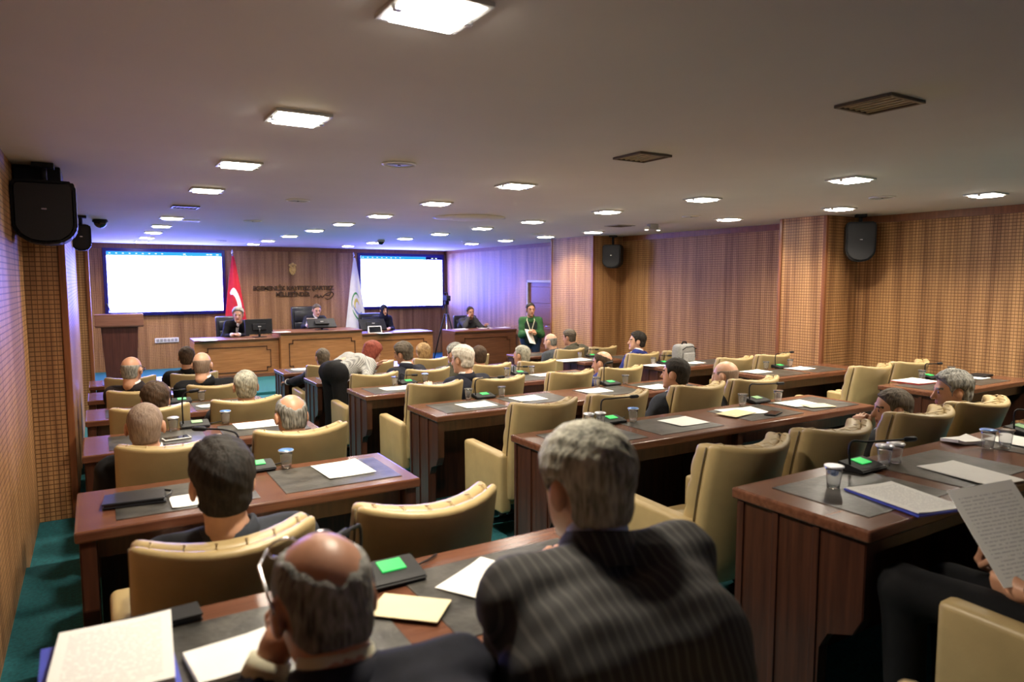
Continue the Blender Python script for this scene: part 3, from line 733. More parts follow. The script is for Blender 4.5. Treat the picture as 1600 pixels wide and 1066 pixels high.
# ------------------------------------------------------------------ audience desks
def desk(b, row):
    x0, x1 = BX[b]; yf = FAR[row]; zf = FLO[row]; h = TOP[row] - zf
    cx_ = (x0 + x1) / 2; w_ = (x1 - x0) / 2
    o = thing('council_desk', 'dark mahogany %s-seat desk with leather inlays, %s, %s' % ('four' if b == 'M' else 'two', ROWNAME[row], BLOCKNAME[b]), 'desk', (cx_, yf, zf), 0, 'audience desks')
    box('top', -w_, w_, -DEPTH, 0.0, h - 0.042, h, M_dtop, o, 0.009, 3)
    box('front_panel', -w_ + 0.07, w_ - 0.07, -0.06, -0.03, 0.0, h - 0.043, M_dside, o, 0.002)
    box('apron', -w_ + 0.07, w_ - 0.07, -DEPTH + 0.075, -DEPTH + 0.095, h - 0.13, h - 0.043, M_dside, o, 0.002)
    poly = [(-0.015, 0.0), (-0.015, h - 0.043), (-DEPTH + 0.02, h - 0.043), (-DEPTH + 0.02, h - 0.30), (-DEPTH + 0.05, h - 0.36), (-DEPTH + 0.14, h - 0.39), (-DEPTH + 0.17, h - 0.45), (-DEPTH + 0.17, 0.0)]
    for s in (-1, 1):
        a, b2 = sorted((s * (w_ - 0.015), s * (w_ - 0.065)))
        ep = prism('end_panel', poly, 'x', a, b2, M_dside, o, 0.003)
        xs = s * (w_ - 0.015)
        for yy in (-0.04, -0.19, -DEPTH + 0.19):
            aa, bb = sorted((xs, xs + s * 0.007))
            box('pilaster', aa, bb, yy - 0.012, yy + 0.012, 0.0, h - 0.045, M_dside, ep, 0.002)
    if b == 'M':
        for xx in (-0.02,):
            prism('support_panel', [(p[0] * 0.9 - 0.05, p[1] - 0.001 if p[1] > 0 else 0) for p in poly], 'x', xx - 0.02, xx + 0.02, M_dside, o, 0.002)
    for s in SEATS[b]:
        xi = s - cx_
        lo, hi = xi - 0.255, xi + 0.255
        lo = max(lo, -w_ + 0.05); hi = min(hi, w_ - 0.05)
        box('leather_inlay', lo, hi, -DEPTH + 0.075, -0.09, h - 0.002, h + 0.003, M_inlay, o, 0.0012)
for row in range(1, 7):
    for b in 'LMR':
        if b == 'R' and row == 1: continue
        desk(b, row)

# ------------------------------------------------------------------ tan leather chairs
def make_chair():
    o = thing('leather_armchair', '', 'chair')
    # origin: floor below seat centre; faces +y
    def lean(x, y, z):
        t = (z - 0.40) / 0.53
        return (x, y + (0.05 + 0.07 * max(0, t)) * (x / 0.25) ** 2 - 0.10 * t - 0.05 * t * t, z + 0.02 * (x / 0.24) ** 2 * max(0, t))
    shaped('back_shell', (-0.24, 0.24, -0.24, -0.185, 0.30, 0.93), 0.022, 3, {'x': 8, 'z': 5}, lean, M_tan, o)
    def tuft(x, y, z):
        p = lean(x, y, z)
        f = abs(math.sin((z - 0.4) * 26)) * 0.012 if y > -0.15 else 0
        return (p[0], p[1] + f, p[2])
    bc = shaped('back_cushion', (-0.235, 0.235, -0.187, -0.11, 0.40, 0.925), 0.03, 3, {'x': 8, 'z': 24}, tuft, M_tan, o)
    for s in (-1, 1):
        tube('piping', [lean(s * 0.238, -0.187, 0.36 + 0.05 * i) for i in range(12)], 0.004, M_pipe, bc, 6)
    # gathered pleats on the rolled top
    for i in range(6):
        x = -0.19 + 0.076 * i
        tube('pleat', [lean(x - 0.004, -0.205, 0.932), lean(x + 0.004, -0.17, 0.934), lean(x, -0.135, 0.922)], 0.002, M_tan, bc, 5)
    shaped('seat_cushion', (-0.205, 0.205, -0.13, 0.33, 0.34, 0.46), 0.035, 3, {'x': 4, 'y': 4}, lambda x, y, z: (x, y, z + 0.012 * math.cos(x * 6) * math.cos((y - 0.1) * 5) + 0.02 * (y - 0.1)), M_tan, o)
    box('seat_base', -0.20, 0.20, -0.15, 0.30, 0.26, 0.345, M_tan, o, 0.02)
    for s in (-1, 1):
        def arm(x, y, z): return (x + s * 0.01 * (z - 0.25), y, z + (0.02 * (y + 0.1) if z > 0.5 else 0))
        a, b_ = sorted((s * 0.203, s * 0.284))
        shaped('armrest', (a, b_, -0.17, 0.34, 0.22, 0.60), 0.022, 3, {'y': 3, 'z': 3}, arm, M_tan, o)
    tube('column', [(0, 0.05, 0.09), (0, 0.05, 0.27)], 0.028, M_steel, o, 12)
    for k in range(5):
        a = k * 2 * math.pi / 5 + 0.3
        ba = tube('base_arm', [(0, 0.05, 0.1), (0.25 * math.cos(a), 0.05 + 0.25 * math.sin(a), 0.07)], [0.028, 0.018], M_black, o)
        lathe('caster', [(0.01, 0.0), (0.026, 0.012), (0.026, 0.04), (0.01, 0.055)], M_black, ba, 8, (0.25 * math.cos(a), 0.05 + 0.25 * math.sin(a), 0.0))
    return o
CH = None
OCC = set('L1a L1b L2a L3a L3b L4a L4b L5a L5b L6b M1a M2c M2d M3c M3d M4b M5b M5c M5d M6a M6c R5a R6a R6b M4d'.split())
def chair_y(row): return FAR[row - 1] + 0.51
def place_chair(b, row, s, dx=0.0, dy=0.0, rot=0.0):
    global CH
    key = '%s%d%s' % (b, row, 'abcd'[s])
    lab = ('occupied' if key in OCC else 'empty') + ' tan leather armchair, %s, %s, %s' % (seatphrase(b, s), ROWNAME[row], BLOCKNAME[b])
    loc = (SEATS[b][s] + dx, chair_y(row) + dy, FLO[row])
    if CH is None:
        CH = make_chair(); CH.location = loc; CH.rotation_euler = (0, 0, rot); CH['label'] = lab; CH['group'] = 'tan leather armchairs'
    else: dup(CH, loc, rot, lab, 'tan leather armchairs')
for row in range(1, 7):
    for s in range(2): place_chair('L', row, s, (-0.09, -0.12)[s] if row == 1 else 0.0, 0.04 if row == 1 else 0.0)
    for s in range(4): place_chair('M', row, s, ROWDX[row], -0.06 if (row, s) == (5, 0) else 0.0)
    if row >= 3:
        for s in range(2): place_chair('R', row, s)

# ------------------------------------------------------------------ microphones, cups, papers on the desks
def mic(loc, rot, label, tip, on=True):
    """loc: base centre on the desk; tip: capsule offset (dx,dy,dz)"""
    o = thing('desk_microphone', label, 'microphone', loc, rot, 'gooseneck microphone units')
    prism('base', [(-0.055, 0.0), (0.055, 0.0), (0.055, 0.034), (-0.04, 0.018), (-0.055, 0.012)], 'x', -0.085, 0.085, M_black, o, 0.004)
    prism('display', [(-0.012, 0.0245), (0.038, 0.0325), (0.038, 0.0355), (-0.012, 0.0275)], 'x', -0.02, 0.045, M_green if on else M_greendim, o)
    t = Vector(tip); b_ = Vector((-0.068, 0.01, 0.02))
    pts = bez([b_, b_ + Vector((0, 0, 0.5 * t.z + 0.04)), b_ + (t - b_) * 0.35 + Vector((0, 0, 0.55 * t.z)), t], 18)
    tube('gooseneck', pts, 0.0045, M_black, o, 8)
    d_ = (pts[-1] - pts[-3]).normalized()
    tube('capsule', [t - d_ * 0.01, t, t + d_ * 0.045, t + d_ * 0.055], [0.006, 0.011, 0.011, 0.006], M_black, o, 10)
    tube('cable', [(0.08, 0.03, 0.004), (0.13, 0.05, 0.003), (0.17, 0.075, 0.003)], 0.003, M_black, o, 6)
def at(p, row, dz=0.004): return on_z(p[0], p[1], TOP[row] + dz)
def inrow(q, row):
    q.y = min(max(q.y, FAR[row] - DEPTH + 0.03), FAR[row] - 0.03); return q
def rl(b, row): return '%s, %s' % (ROWNAME[row], BLOCKNAME[b])
# microphones (pixel of the base, row, block, capsule offset)
for i, (p, row, b, tip, on) in enumerate([
        ((1347, 733), 1, 'M', (0.20, -0.06, 0.11), True), ((1598, 676), 1, 'M', (0.19, -0.05, 0.11), False),
        ((607, 905), 1, 'L', (-0.12, -0.04, 0.16), True),
        ((398, 733), 2, 'L', (-0.20, 0.08, 0.20), True), ((955, 660), 2, 'M', (0.14, -0.02, 0.15), True), ((1183, 628), 2, 'M', (0.14, -0.06, 0.13), False),
        ((303, 664), 3, 'L', (-0.02, 0.0, 0.23), False), ((755, 621), 3, 'M', (0.12, -0.03, 0.16), True), ((952, 601), 3, 'M', (-0.04, 0.0, 0.2), True),
        ((282, 629), 4, 'L', (0.0, 0.03, 0.1), True), ((636, 599), 4, 'M', (0.05, 0.0, 0.08), True), ((812, 585), 4, 'M', (0.05, 0.0, 0.08), True),
        ((1442, 590), 2, 'R', (0.08, -0.02, 0.13), True), ((1205, 573), 3, 'R', (0.16, 0.0, 0.16), True), ((1038, 569), 4, 'R', (0.06, 0.0, 0.1), True), ((922, 557), 5, 'R', (0.06, 0.0, 0.1), True)]):
    q = inrow(at(p, row, 0.004), row)
    x0, x1 = BX[b]; q.x = min(max(q.x, x0 + 0.1), x1 - 0.1)
    kind = 'green-lit' if on else 'grey-display'
    extra = {0: ' near its aisle end', 1: ' away from the aisle', 4: ' near its aisle end', 5: ' near its door-side end', 7: ' near its aisle end', 8: ' near its door-side end', 10: ' near its aisle end', 11: ' near its door-side end'}.get(i, '')
    mic(q, 0.0, '%s gooseneck microphone unit on desk, %s%s' % (kind, rl(b, row), extra), tip, on)
# cups
CUPS = [((1302, 762), 1, 'M', 'torn', 'with torn blue foil beside the microphone'), ((1377, 728), 1, 'M', 'pale', 'nearer one of the pair behind the microphone'), ((1391, 725), 1, 'M', 'pale', 'farther one of the pair behind the microphone'),
        ((1543, 700), 1, 'M', 'blue', 'with blue lid beside the napkin'), ((1560, 702), 1, 'M', None, 'without lid beside the napkin'),
        ((438, 732), 2, 'L', 'blue', 'with blue lid beside the blank sheet'), ((920, 668), 2, 'M', 'pale', 'before the aisle-end microphone'), ((933, 667), 2, 'M', 'pale', 'tucked behind the aisle-end microphone stem'), ((987, 659), 2, 'M', 'blue', 'with blue lid beyond the aisle-end microphone'),
        ((1160, 634), 2, 'M', None, 'before the door-end microphone'), ((1207, 629), 2, 'M', None, 'beyond the door-end microphone'),
        ((271, 673), 3, 'L', 'pale', 'beside the microphone stem'), ((352, 661), 3, 'L', 'blue', 'with blue lid beside the sheet'),
        ((730, 623), 3, 'M', None, 'before the aisle-end microphone'), ((784, 620), 3, 'M', None, 'beyond the aisle-end microphone'), ((932, 604), 3, 'M', None, 'before the door-end microphone'), ((977, 600), 3, 'M', None, 'beyond the door-end microphone'),
        ((313, 624), 4, 'L', None, 'beside the green microphone'), ((617, 602), 4, 'M', None, 'before the aisle-end microphone'), ((664, 597), 4, 'M', 'blue', 'with blue lid beyond the aisle-end microphone'), ((792, 587), 4, 'M', None, 'before the door-end microphone'), ((831, 584), 4, 'M', None, 'beyond the door-end microphone'),
        ((1427, 590), 2, 'R', None, 'beside the red folder'), ((1460, 584), 2, 'R', None, 'beyond the microphone'), ((1189, 576), 3, 'R', None, 'before the microphone'), ((1224, 572), 3, 'R', None, 'beyond the microphone'),
        ((1025, 569), 4, 'R', None, 'before the microphone'), ((1057, 569), 4, 'R', None, 'beside the grey backpack'), ((906, 560), 5, 'R', None, 'on the paper spread')]
PUT = [(o.location.copy(), 0.13, 0.1) for o in bpy.data.objects if o.name.startswith('desk_microphone')]
for p, row, b, lid, why in CUPS:
    q = inrow(at(p, row), row)
    for _ in range(4):
        for (c_, rx, ry) in PUT:
            if abs(q.x - c_.x) < rx and abs(q.y - c_.y) < ry and abs(q.z - c_.z) < 0.05: q.x = c_.x + rx * (1 if q.x > c_.x else -1) * 1.02
    PUT.append((q.copy(), 0.076, 0.076)); cup(q, 'plastic water cup %s, %s' % (why, rl(b, row)), lid)
# papers: pixel centre, row, block, angle, material, w, d, label
W_, D_ = 0.297, 0.21
PAP = [((179, 1043), 1, 'L', -0.06, M_print, 0.21, 0.29, 'thick pile of printed sheets on the desk before the man with glasses on his head', 0.02),
       ((369, 1031), 1, 'L', 0.1, M_paper, 0.17, 0.14, 'white booklet under the elbow of the man with glasses on his head', 0.012),
       ((755, 905), 1, 'L', 0.5, M_paper, 0.21, 0.15, 'white sheet under the arm of the man in pinstripes', 0.002),
       ((1412, 781), 1, 'M', -0.22, M_print, 0.21, 0.30, 'printed sheets on a blue folder at the aisle end of the rearmost middle desk', 0.004),
       ((1515, 740), 1, 'M', -0.18, M_paper, 0.21, 0.297, 'blank white sheet beside the blue folder on the rearmost middle desk', 0.003),
       ((1590, 690), 1, 'M', -0.05, M_paper, 0.21, 0.2, 'white sheet behind the capped cups on the rearmost middle desk', 0.002),
       ((288, 783), 2, 'L', 0.0, M_paper, 0.10, 0.16, 'narrow white sheet before the dark-haired man, fifth row', 0.002),
       ((536, 733), 2, 'L', 0.05, M_paper, 0.22, 0.26, 'blank white sheet at the aisle seat, fifth row from podium, lectern-side block', 0.002),
       ((917, 679), 2, 'M', 0.0, M_paper, 0.24, 0.2, 'white sheet at first seat from lectern side, fifth row from podium, middle block', 0.002),
       ((1068, 659), 2, 'M', 0.0, M_paper, 0.24, 0.21, 'white sheet at second seat from lectern side, fifth row from podium, middle block', 0.002),
       ((1160, 643), 2, 'M', -0.2, M_paper, 0.297, 0.21, 'white sheet overlapping a cream one beside the black phone', 0.003),
       ((1246, 631), 2, 'M', -0.1, M_paper, 0.26, 0.2, 'white sheet beside a cream envelope, door-side end of the middle block', 0.002),
       ((400, 664), 3, 'L', 0.0, M_paper, 0.26, 0.21, 'white printed sheet before the balding man, fourth row from podium', 0.002),
       ((744, 633), 3, 'M', 0.0, M_paper, 0.26, 0.21, 'white sheet at first seat from lectern side, fourth row from podium, middle block', 0.002),
       ((825, 623), 3, 'M', 0.0, M_paper, 0.25, 0.21, 'white sheet at second seat from lectern side, fourth row from podium, middle block', 0.002),
       ((929, 611), 3, 'M', 0.0, M_paper, 0.26, 0.2, 'white sheet at third seat from lectern side, fourth row from podium, middle block', 0.002),
       ((1025, 605), 3, 'M', 0.0, M_paper, 0.25, 0.21, 'white sheet at fourth seat from lectern side, fourth row from podium, middle block', 0.002),
       ((330, 634), 4, 'L', 0.2, M_paper, 0.2, 0.14, 'small folded white paper beside the cup, third row from podium, lectern-side block', 0.003),
       ((619, 607), 4, 'M', 0.0, M_paper, 0.28, 0.2, 'white sheet at the aisle end, third row from podium, middle block', 0.002),
       ((850, 586), 4, 'M', 0.0, M_paper, 0.25, 0.2, 'white sheet at the third seat, third row from podium, middle block', 0.002),
       ((705, 580), 5, 'M', 0.0, M_paper, 0.26, 0.2, 'white sheet before the white-haired man, second row from podium', 0.002),
       ((472, 577), 6, 'M', 0.0, M_paper, 0.26, 0.2, 'white sheet at the aisle end, row nearest podium, middle block', 0.002),
       ((1430, 597), 2, 'R', -0.05, M_paper, 0.30, 0.24, 'white sheets on a red folder, fifth row from podium, door-side block', 0.004),
       ((1520, 590), 2, 'R', 0.0, M_paper, 0.22, 0.2, 'white sheet beside the grey-haired man, door-side block', 0.002),
       ((1181, 581), 3, 'R', 0.0, M_paper, 0.28, 0.2, 'white sheet at the aisle seat, fourth row from podium, door-side block', 0.002),
       ((1250, 576), 3, 'R', 0.0, M_paper, 0.28, 0.2, 'white sheet at the seat by the wall, fourth row from podium, door-side block', 0.002),
       ((1023, 571), 4, 'R', 0.0, M_paper, 0.27, 0.2, 'white sheet at the aisle seat, third row from podium, door-side block', 0.002),
       ((1083, 567), 4, 'R', 0.0, M_paper, 0.25, 0.2, 'white sheet beside the grey backpack, third row from podium', 0.002),
       ((895, 563), 5, 'R', 0.0, M_paper, 0.5, 0.26, 'wide spread of white papers, second row from podium, door-side block', 0.003)]
for p, row, b, a, mm, w_, d_, lab, th in PAP:
    q = inrow(at(p, row, 0.0045), row)
    if 'folder' in lab and 'beside' not in lab:
        fo = sheet((q.x, q.y, q.z), a, ('blue' if row == 1 else 'red') + ' cardboard folder under white sheets, %s' % rl(b, row), M_blue if row == 1 else M_red, w_ + 0.012, d_ + 0.012, 0.006, None, 'folder', 'folder', 0.0)
        q.z += 0.0065
    if 'pile' in lab:
        sheet((q.x - 0.01, q.y - 0.01, q.z), a + 0.08, 'blue folder under the pile of printed sheets', M_blue, w_ + 0.02, d_ + 0.01, 0.008, None, 'folder', 'folder', 0.0)
        q.z += 0.0085
    sheet(q, a, lab, mm, w_, d_, th)
for p, row, a, w_, d_, lab in [((640, 950), 1, -0.75, 0.17, 0.11, 'cream envelope beside the man with glasses on his head'), ((1150, 646), 2, 0.15, 0.24, 0.15, 'cream sheet under a white one beside the black phone'), ((1278, 634), 2, -0.3, 0.2, 0.13, 'cream envelope on the white sheet at the door-side end of the middle block')]:
    q = inrow(at(p, row, 0.009), row); sheet(q, a, lab, M_cream, w_, d_, 0.002, None, 'envelope', 'envelope', 0.0)
# napkin, phones, wallet
q = at((1503, 691), 1, 0.004); o = sheet(q, -0.3, 'crumpled white napkin on the rearmost middle desk', M_paper, 0.15, 0.10, 0.014, None, 'napkin', 'napkin', 0.012)
def phone(p, row, rot, label, mm=None):
    q = at(p, row, 0.0045)
    o = thing('mobile_phone', label, 'phone', q, rot)
    box('body', -0.037, 0.037, -0.075, 0.075, 0.0, 0.009, mm or M_black, o, 0.004)
    box('screen', -0.033, 0.033, -0.068, 0.068, 0.0085, 0.0098, M_gloss, o)
phone((1208, 647), 2, -1.2, 'black phone lying on the middle desk beside the cream sheet')
phone((276, 686), 3, -1.4, 'white phone with dark screen before the grey-haired man, fourth row', M_white)
q = at((212, 783), 2, 0.0045)
o = thing('wallet', 'black leather document wallet on the desk beside the dark-haired man', 'wallet', q, -0.08)
box('cover', -0.11, 0.11, -0.07, 0.07, 0.0, 0.006, M_blk_leather, o, 0.003)
box('flap', -0.112, 0.105, -0.072, 0.066, 0.014, 0.022, M_blk_leather, o, 0.004)
box('pages', -0.105, 0.10, -0.066, 0.062, 0.006, 0.0145, M_steel, o)
tube('strap', [(0.09, -0.06, 0.016), (0.125, -0.03, 0.02), (0.13, 0.03, 0.016), (0.1, 0.05, 0.018)], 0.005, M_blk_leather, o)
q = inrow(at((205, 985), 1, 0.0045), 1); q.y = FAR[1] - 0.06; q.x += 0.02
o = thing('notebook', 'black notebook behind the pile of printed sheets', 'notebook', q, 0.05)
box('cover', -0.12, 0.12, -0.035, 0.035, 0.0, 0.004, M_black, o, 0.001); box('pages', -0.117, 0.117, -0.033, 0.033, 0.004, 0.012, M_steel, o); box('cover', -0.12, 0.12, -0.035, 0.035, 0.012, 0.016, M_black, o, 0.001)
q = on_z(1532, 588, TOP[2] + 0.0045); o = thing('notebook', 'black notebook at the wall end of the door-side desk, fifth row', 'notebook', inrow(q, 2), 0.1)
box('cover', -0.1, 0.1, -0.07, 0.07, 0.0, 0.018, M_black, o, 0.003); box('band', 0.06, 0.068, -0.071, 0.071, -0.0005, 0.019, M_steel, o)
# grey backpack on the door-side desk
q = inrow(at((1052, 561), 4), 4); q.y = FAR[4] - 0.10; q.x = on_y(1055, 555, q.y).x + 0.15
o = thing('backpack', 'grey fabric backpack with black straps on the desk near the wall', 'backpack', q, 0.1)
M_bag = mat('grey bag fabric', (0.25, 0.25, 0.25), 0.8, vary=0.15, scale=60)
shaped('bag_body', (-0.16, 0.16, -0.065, 0.085, 0.0, 0.22), 0.045, 3, {'x': 4, 'z': 3}, lambda x, y, z: (x * (1 - 0.5 * max(0, z - 0.1)), y * (1 - 0.8 * max(0, z - 0.1)), z), M_bag, o)
shaped('bag_pocket', (-0.11, 0.11, -0.095, -0.06, 0.01, 0.12), 0.018, 2, {'x': 2}, lambda x, y, z: (x, y, z), M_bag, o)
tube('bag_strap', [(0.13, 0.0, 0.2), (0.19, -0.01, 0.15), (0.2, -0.01, 0.05), (0.17, 0.0, 0.01)], 0.012, M_black, o)
tube('bag_handle', [(-0.05, 0, 0.215), (-0.03, 0, 0.245), (0.03, 0, 0.245), (0.05, 0, 0.215)], 0.009, M_black, o)
tube('bag_zip', [(-0.13, -0.085, 0.16), (-0.06, -0.084, 0.19), (0.06, -0.084, 0.19), (0.13, -0.085, 0.16)], 0.006, M_black, o)

# ------------------------------------------------------------------ people: signed-distance modelling on a grid
def surface_nets(f, org, h):
    s = f < 0
    nx, ny, nz = f.shape
    cs = [(0, 0, 0), (1, 0, 0), (0, 1, 0), (1, 1, 0), (0, 0, 1), (1, 0, 1), (0, 1, 1), (1, 1, 1)]
    def sl(a, c): return a[c[0]:nx - 1 + c[0], c[1]:ny - 1 + c[1], c[2]:nz - 1 + c[2]]
    cnt = sum(sl(s, c).astype(np.int8) for c in cs)
    act = (cnt > 0) & (cnt < 8)
    idx = -np.ones(act.shape, int); ii = np.argwhere(act); idx[act] = np.arange(len(ii))
    vals = [sl(f, c)[act] for c in cs]
    acc = np.zeros((len(ii), 3)); num = np.zeros(len(ii))
    for a, b in ((0, 1), (2, 3), (4, 5), (6, 7), (0, 2), (1, 3), (4, 6), (5, 7), (0, 4), (1, 5), (2, 6), (3, 7)):
        va, vb = vals[a], vals[b]; m = (va < 0) != (vb < 0)
        t = np.where(m, va / np.where(m, va - vb, 1), 0)[:, None]
        ca, cb = np.array(cs[a], float), np.array(cs[b], float)
        acc += np.where(m[:, None], ca + (cb - ca) * t, 0); num += m
    V = (ii + acc / num[:, None]) * h + org
    quads = []
    for ax in range(3):
        o1, o2 = [(1, 2), (2, 0), (0, 1)][ax]
        lo = [slice(None)] * 3; hi = [slice(None)] * 3
        lo[ax] = slice(0, -1); hi[ax] = slice(1, None)
        sa, sb = s[tuple(lo)], s[tuple(hi)]
        e = np.argwhere(sa != sb)
        if len(e) == 0: continue
        ok = (e[:, o1] > 0) & (e[:, o2] > 0) & (e[:, o1] < f.shape[o1] - 1) & (e[:, o2] < f.shape[o2] - 1)
        e = e[ok]
        def cell(d1, d2):
            c = e.copy(); c[:, o1] -= d1; c[:, o2] -= d2; return idx[c[:, 0], c[:, 1], c[:, 2]]
        q = np.stack([cell(1, 1), cell(0, 1), cell(0, 0), cell(1, 0)], 1)
        fl = sa[e[:, 0], e[:, 1], e[:, 2]]
        q[~fl] = q[~fl][:, ::-1]
        quads.append(q)
    return V, np.concatenate(quads)
def grid(lo, hi, h):
    lo = np.array(lo, float); n = np.ceil((np.array(hi) - lo) / h).astype(int) + 1
    ax = [lo[i] + h * np.arange(n[i]) for i in range(3)]
    return np.stack(np.meshgrid(*ax, indexing='ij'), -1), lo
def d_cap(P, a, b, ra, rb):
    a = np.array(a, float); b = np.array(b, float); ab = b - a; L = max(float(ab @ ab), 1e-9)
    t = np.clip(((P - a) @ ab) / L, 0, 1)
    return np.sqrt((((P - a) - t[..., None] * ab) ** 2).sum(-1)) - (ra + (rb - ra) * t)
def d_ell(P, c, r):
    q = P - np.array(c, float); r = np.array(r, float)
    k0 = np.sqrt(((q / r) ** 2).sum(-1)); k1 = np.sqrt(((q / r ** 2) ** 2).sum(-1))
    return k0 * (k0 - 1) / np.maximum(k1, 1e-9)
def smin(a, b, k):
    h = np.clip(0.5 + 0.5 * (b - a) / k, 0, 1)
    return b + (a - b) * h - k * h * (1 - h)
def smax(a, b, k): return -smin(-a, -b, k)
def capsules(prims, h, k=0.035, pad=0.03, fn=None):
    A = np.array([p[0] for p in prims] + [p[1] for p in prims], float); R = max(max(p[2], p[3]) for p in prims)
    P, lo = grid(A.min(0) - R - pad, A.max(0) + R + pad, h)
    d = None
    for p in prims:
        e = d_cap(P, *p[:4]); d = e if d is None else smin(d, e, p[4] if len(p) > 4 else k)
    if fn is not None: d = fn(P, d)
    return surface_nets(d, lo, h)
# --- canonical head (origin between the ears, +y face, +z up)
def cranium(P):
    d = d_ell(P, (0, -0.012, 0.03), (0.0755, 0.097, 0.089))
    d = smin(d, d_ell(P, (0, 0.028, -0.045), (0.058, 0.064, 0.076)), 0.04)
    return smin(d, d_cap(P, (0, -0.025, -0.05), (0, -0.038, -0.125), 0.054, 0.056), 0.03)
def head_mesh():
    P, lo = grid((-0.12, -0.14, -0.21), (0.12, 0.15, 0.15), 0.0062)
    d = cranium(P)
    d = smin(d, d_cap(P, (0, 0.088, 0.012), (0, 0.108, -0.028), 0.009, 0.014), 0.012)
    d = smin(d, d_cap(P, (-0.034, 0.078, 0.026), (0.034, 0.078, 0.026), 0.011, 0.011), 0.015)
    d = smin(d, d_cap(P, (-0.018, 0.083, -0.062), (0.018, 0.083, -0.062), 0.008, 0.008), 0.01)
    d = smin(d, d_ell(P, (0, 0.078, -0.098), (0.024, 0.018, 0.018)), 0.02)
    for s in (-1, 1):
        d = smax(d, -d_ell(P, (s * 0.031, 0.096, 0.006), (0.016, 0.014, 0.011)), 0.012)
        d = smin(d, d_ell(P, (s * 0.031, 0.079, 0.006), (0.012, 0.011, 0.010)), 0.004)
        d = smin(d, d_ell(P, (s * 0.081, -0.008, -0.004), (0.010, 0.021, 0.033)), 0.008)
    V, Q = surface_nets(d, lo, 0.0062)
    c = V[Q].mean(1); mi = np.zeros(len(Q), int)
    for s in (-1, 1): mi[((c - np.array((s * 0.031, 0.09, 0.006))) ** 2).sum(1) < 0.0105 ** 2] = 1
    mi[(np.abs(c[:, 0]) < 0.022) & (np.abs(c[:, 2] + 0.062) < 0.008) & (c[:, 1] > 0.075)] = 2
    mi[(np.abs(np.abs(c[:, 0]) - 0.032) < 0.018) & (np.abs(c[:, 2] - 0.030) < 0.0045) & (c[:, 1] > 0.06)] = 3
    return V, Q, mi
HEAD = head_mesh()
def hair_mesh(style, seed=0):
    h = 0.0065; ph0 = seed * 1.7
    P, lo = grid((-0.14, -0.17, -0.24 if style in ('long', 'bob') else -0.13), (0.14, 0.14, 0.17), h)
    x, y, z = P[..., 0], P[..., 1], P[..., 2]
    base = d_ell(P, (0, -0.012, 0.03), (0.0755, 0.097, 0.089))
    base = smin(base, d_ell(P, (0, -0.03, -0.045), (0.058, 0.062, 0.06)), 0.04)
    low = {'long': -0.16, 'bob': -0.11}.get(style, -0.072)
    zl = np.interp(y, [-0.12, -0.055, -0.02, 0.026, 0.036, 0.066, 0.1], [low, low, min(low + 0.04, -0.03), -0.025, 0.04, 0.078, 0.105])
    if style == 'recede': zl = zl + 0.02 * np.clip(y / 0.06, 0, 1)
    m = np.clip((z - zl) / 0.016 + 0.5, 0, 1)
    if style not in ('long', 'bob'):
        ear = np.sqrt(((np.abs(x) - 0.08) / 0.034) ** 2 + ((y + 0.010) / 0.032) ** 2 + ((z + 0.010) / 0.042) ** 2)
        m = m * np.clip((ear - 0.85) / 0.3, 0, 1)
    rng = np.random.RandomState(seed); ph = rng.rand(6) * 6
    nz = (np.sin(x * 210 + ph[0] + 2 * np.sin(z * 60 + ph[1])) + np.sin(y * 180 + ph[2] + 2 * np.sin(x * 70)) + np.sin(z * 150 + ph[3] + x * 90)) / 3
    th = {'short': 0.011, 'full': 0.019, 'buzz': 0.0045, 'bald': 0.003, 'crown': 0.007, 'recede': 0.009, 'bob': 0.026, 'long': 0.026, 'quiff': 0.014}[style]
    amp = {'buzz': 0.0008, 'bald': 0.0005, 'short': 0.0022, 'crown': 0.0018}.get(style, 0.003)
    thick = th * (0.6 + 0.4 * np.clip(z / 0.06, 0, 1)) + amp * nz + (0.006 if style in ('full', 'quiff') else 0.0) * np.clip(z / 0.1, 0, 1)
    if style == 'quiff': thick = thick + 0.018 * np.clip((y + 0.01) / 0.07, 0, 1) * np.clip((z - 0.05) / 0.05, 0, 1)
    if style in ('bald', 'crown'):
        # bare top; 'crown' keeps hair at the sides and a thin fringe at the front
        u = np.stack([x / 0.0755, (y + 0.012) / 0.097, (z - 0.03) / 0.089], -1); u = u / np.maximum(np.linalg.norm(u, axis=-1, keepdims=True), 1e-6)
        if style == 'crown':
            ca = u @ np.array((0, -0.48, 0.877)) - 0.22 * np.abs(u[..., 0])
            bare = np.clip((ca - 0.38 + 0.05 * np.sin(x * 160 + ph0) * np.cos(y * 120)) / 0.26, 0, 1)
        else:
            bare = np.clip((u[..., 2] - 0.18 + 0.5 * np.clip(u[..., 1], 0, 1) * 0.3) / 0.2, 0, 1)
        m = m * (1 - bare)
    d = base - (-0.014 + m * (0.014 + thick))
    if style == 'long':
        for s in (-1, 1): d = smin(d, d_cap(P, (s * 0.05, -0.03, 0.0), (s * 0.055, -0.01, -0.17), 0.045, 0.03), 0.03)
        d = smin(d, d_cap(P, (0, -0.07, 0), (0, -0.085, -0.17), 0.05, 0.035), 0.03) + 0.002 * nz
    if style in ('long', 'bob'):
        face = d_ell(P, (0, 0.085, -0.03), (0.058, 0.075, 0.10)); d = smax(d, -face, 0.01)
        d = smax(d, low - 0.06 - z, 0.01)
    return surface_nets(d, lo, h)
HAIRS = {}
def hair_of(style, seed):
    k = (style, seed % 3)
    if k not in HAIRS: HAIRS[k] = hair_mesh(style, seed % 3)
    return HAIRS[k]
